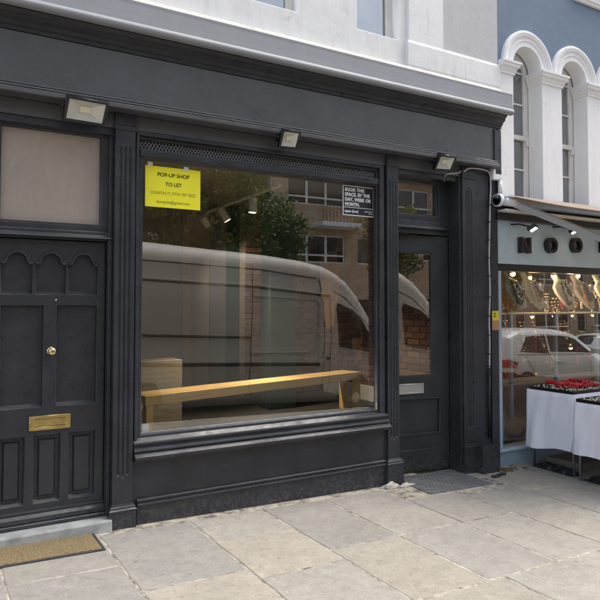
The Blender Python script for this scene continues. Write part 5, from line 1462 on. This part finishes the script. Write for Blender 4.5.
# ================================================================== OPPOSITE SIDE OF THE STREET (seen reflected)
YO = -20.0
fl = empty('brick_flats', (18, YO - 3, gz(18)), 'brown brick block of flats with white windows and balconies, reflected in the window', 'building')
def fpart(name, bm, mat, parent=None): return link(name, bm, mat, parent or fl)
p0 = rf(288, 192, YO); p1 = rf(345, 192, YO)
wz = [(.9, 2.1), (3.75, 5.05), (6.45, 7.75), (9.15, 10.4)]
zshift = rf(302, 262, YO).z - 3.75
pitch = 5.6; x_first = p0.x - 2 * pitch
wins = []
for i in range(9):
    a = x_first + i * pitch
    wid = p1.x - p0.x
    for (z0, z1) in wz: wins.append((a, a + wid, z0 + zshift, z1 + zshift))
    for (z0, z1) in wz: wins.append((a + wid + .75, a + wid + 1.65, z0 + zshift, z1 + zshift))
holes = [rl(a, b, c, d_) for a, b, c, d_ in wins]
wl_ = plate([rl(-9, 46, -2, 12.2)] + holes, -.15, .15, .003); wl_.transform(Matrix.Rotation(0, 4, 'Z')); wl_.transform(Matrix.Translation((0, YO - .15, 0)))
fpart('wall', wl_, 'brick_far')
fpart('parapet', box(B(), -9.1, 46.1, YO - .4, YO + .06, 12.2, 12.5, .01), 'white_render')
fpart('rear_block', box(B(), -9, 46, YO - 9, YO - 1.2, -2, 12.1, 0), 'slate_board')
for (a, b, c, d_) in wins:
    n_ = 3 if b - a > 1.5 else 1; wds = (b - a) / n_
    hs_ = [rl(a + k * wds + .06, a + (k + 1) * wds - .06, c + .40 if n_ > 1 else c + .06, d_ - .06) for k in range(n_)]
    if n_ > 1: hs_ += [rl(a + k * wds + .06, a + (k + 1) * wds - .06, c + .06, c + .32) for k in range(n_)]
    me = plate([rl(a, b, c, d_)] + hs_, -.03, .03, .004); me.transform(Matrix.Translation((0, YO - .10, 0)))
    wn = fpart('window', me, 'frame_white')
    fpart('pane', box(B(), a + .03, b - .03, YO - .12, YO - .114, c + .03, d_ - .03, 0), 'vehicle_glass', wn)
for i in range(9):
    a = x_first + i * pitch + 1.2
    for z0 in (rf(330, 229, YO).z, rf(330, 229, YO).z + 2.7):
        bl_ = fpart('balcony', box(B(), a, a + 2.6, YO + .002, YO + 1.1, z0, z0 + .2, .01), 'white_render')
        bm = B()
        for k in range(14): tube(bm, [(a + .05 + k * .19, YO + 1.05, z0 + .2), (a + .05 + k * .19, YO + 1.05, z0 + 1.1)], .012, 5)
        tube(bm, [(a + .03, YO + 1.05, z0 + 1.1), (a + 2.57, YO + 1.05, z0 + 1.1)], .022, 6)
        fpart('railing', bm, 'seam_dark', bl_)

# ---- trees and hedge
def leaves(bm, c, r, n, size, squash=.8):
    for _ in range(n):
        d_ = Vector([random.gauss(0, 1) for _ in range(3)]); d_.normalize(); d_ *= r * random.random() ** .45
        p_ = Vector(c) + Vector((d_.x, d_.y, d_.z * squash)); s = size * random.uniform(.6, 1.3)
        a = Vector([random.gauss(0, 1) for _ in range(3)]).normalized(); b = a.orthogonal().normalized(); b = Matrix.Rotation(random.random() * 6.28, 3, a) @ b; e = a.cross(b)
        bm.faces.new([bm.verts.new(p_ + q) for q in (b * s, e * s * .5, -b * s, -e * s * .5)])
def tree(x, y, h, cr_, mat, label, n=34, per=170):
    t = empty('street_tree', (x, y, gz(x) - .02), label, 'tree', 'street trees')
    bm = B(); base = Vector((x, y, gz(x) - .05)); fork = Vector((x + random.uniform(-.1, .1), y, h * .38))
    tube(bm, [base, base + (fork - base) * .5 + Vector((.04, .03, 0)), fork], .15, 10, .10)
    cc = []
    for k in range(8):
        a = k * .785 + random.random() * .5; rr = cr_ * random.uniform(.45, .95); e = Vector((x + rr * math.cos(a), y + rr * math.sin(a), h * random.uniform(.5, .95)))
        m_ = fork + (e - fork) * .5 + Vector((0, 0, .25)); tube(bm, [fork - Vector((0, 0, .05)), m_, e], .06, 6, .012); cc += [e, m_ + Vector((0, 0, .3))]
    link('trunk', bm, 'bark', t)
    bm = B()
    for k in range(n):
        if k < len(cc): c = cc[k]
        else:
            d_ = Vector([random.gauss(0, 1) for _ in range(3)]).normalized(); c = Vector((x, y, h * .68)) + Vector((d_.x * cr_, d_.y * cr_, d_.z * h * .30)) * random.random() ** .4
        leaves(bm, c, random.uniform(.35, .75), per, .075)
    link('crown', bm, mat, t)
tree(6.1, -12.4, 6.8, 2.0, 'leaf_autumn', 'broad yellowing street tree across the road, reflected below the yellow notice', 44, 190)
tree(8.2, -12.6, 6.4, 1.6, 'leaf_green', 'broad green street tree across the road, reflected beside the track spotlights', 40, 190)
tree(4.6, -12.9, 6.6, 1.7, 'leaf_autumn', 'yellow brown street tree across the road, reflected at the left of the window')
tree(7.4, -13.2, 7.0, 1.7, 'leaf_autumn', 'olive brown street tree across the road, reflected behind the spotlights')
tree(9.5, -13.0, 5.2, 1.25, 'leaf_dark', 'dark green street tree across the road, reflected above the van roof')
tree(14.6, -13.4, 5.6, 1.2, 'leaf_autumn', 'thin russet tree across the road, reflected beside the balcony', 22, 110)
tree(21.0, -13.4, 5.4, 1.5, 'leaf_green', 'green street tree across the road, reflected in the jewellery window')
bm = B()
for k in range(150):
    leaves(bm, (random.uniform(2, 42), -16.5 + random.uniform(-.5, .5), gz(20) + random.uniform(.1, 1.2)), .55, 55, .08)
link('hedge', bm, 'leaf_green', None, 'clipped green hedge in front of the brick flats, reflected in the glass', 'hedge', kind='stuff')
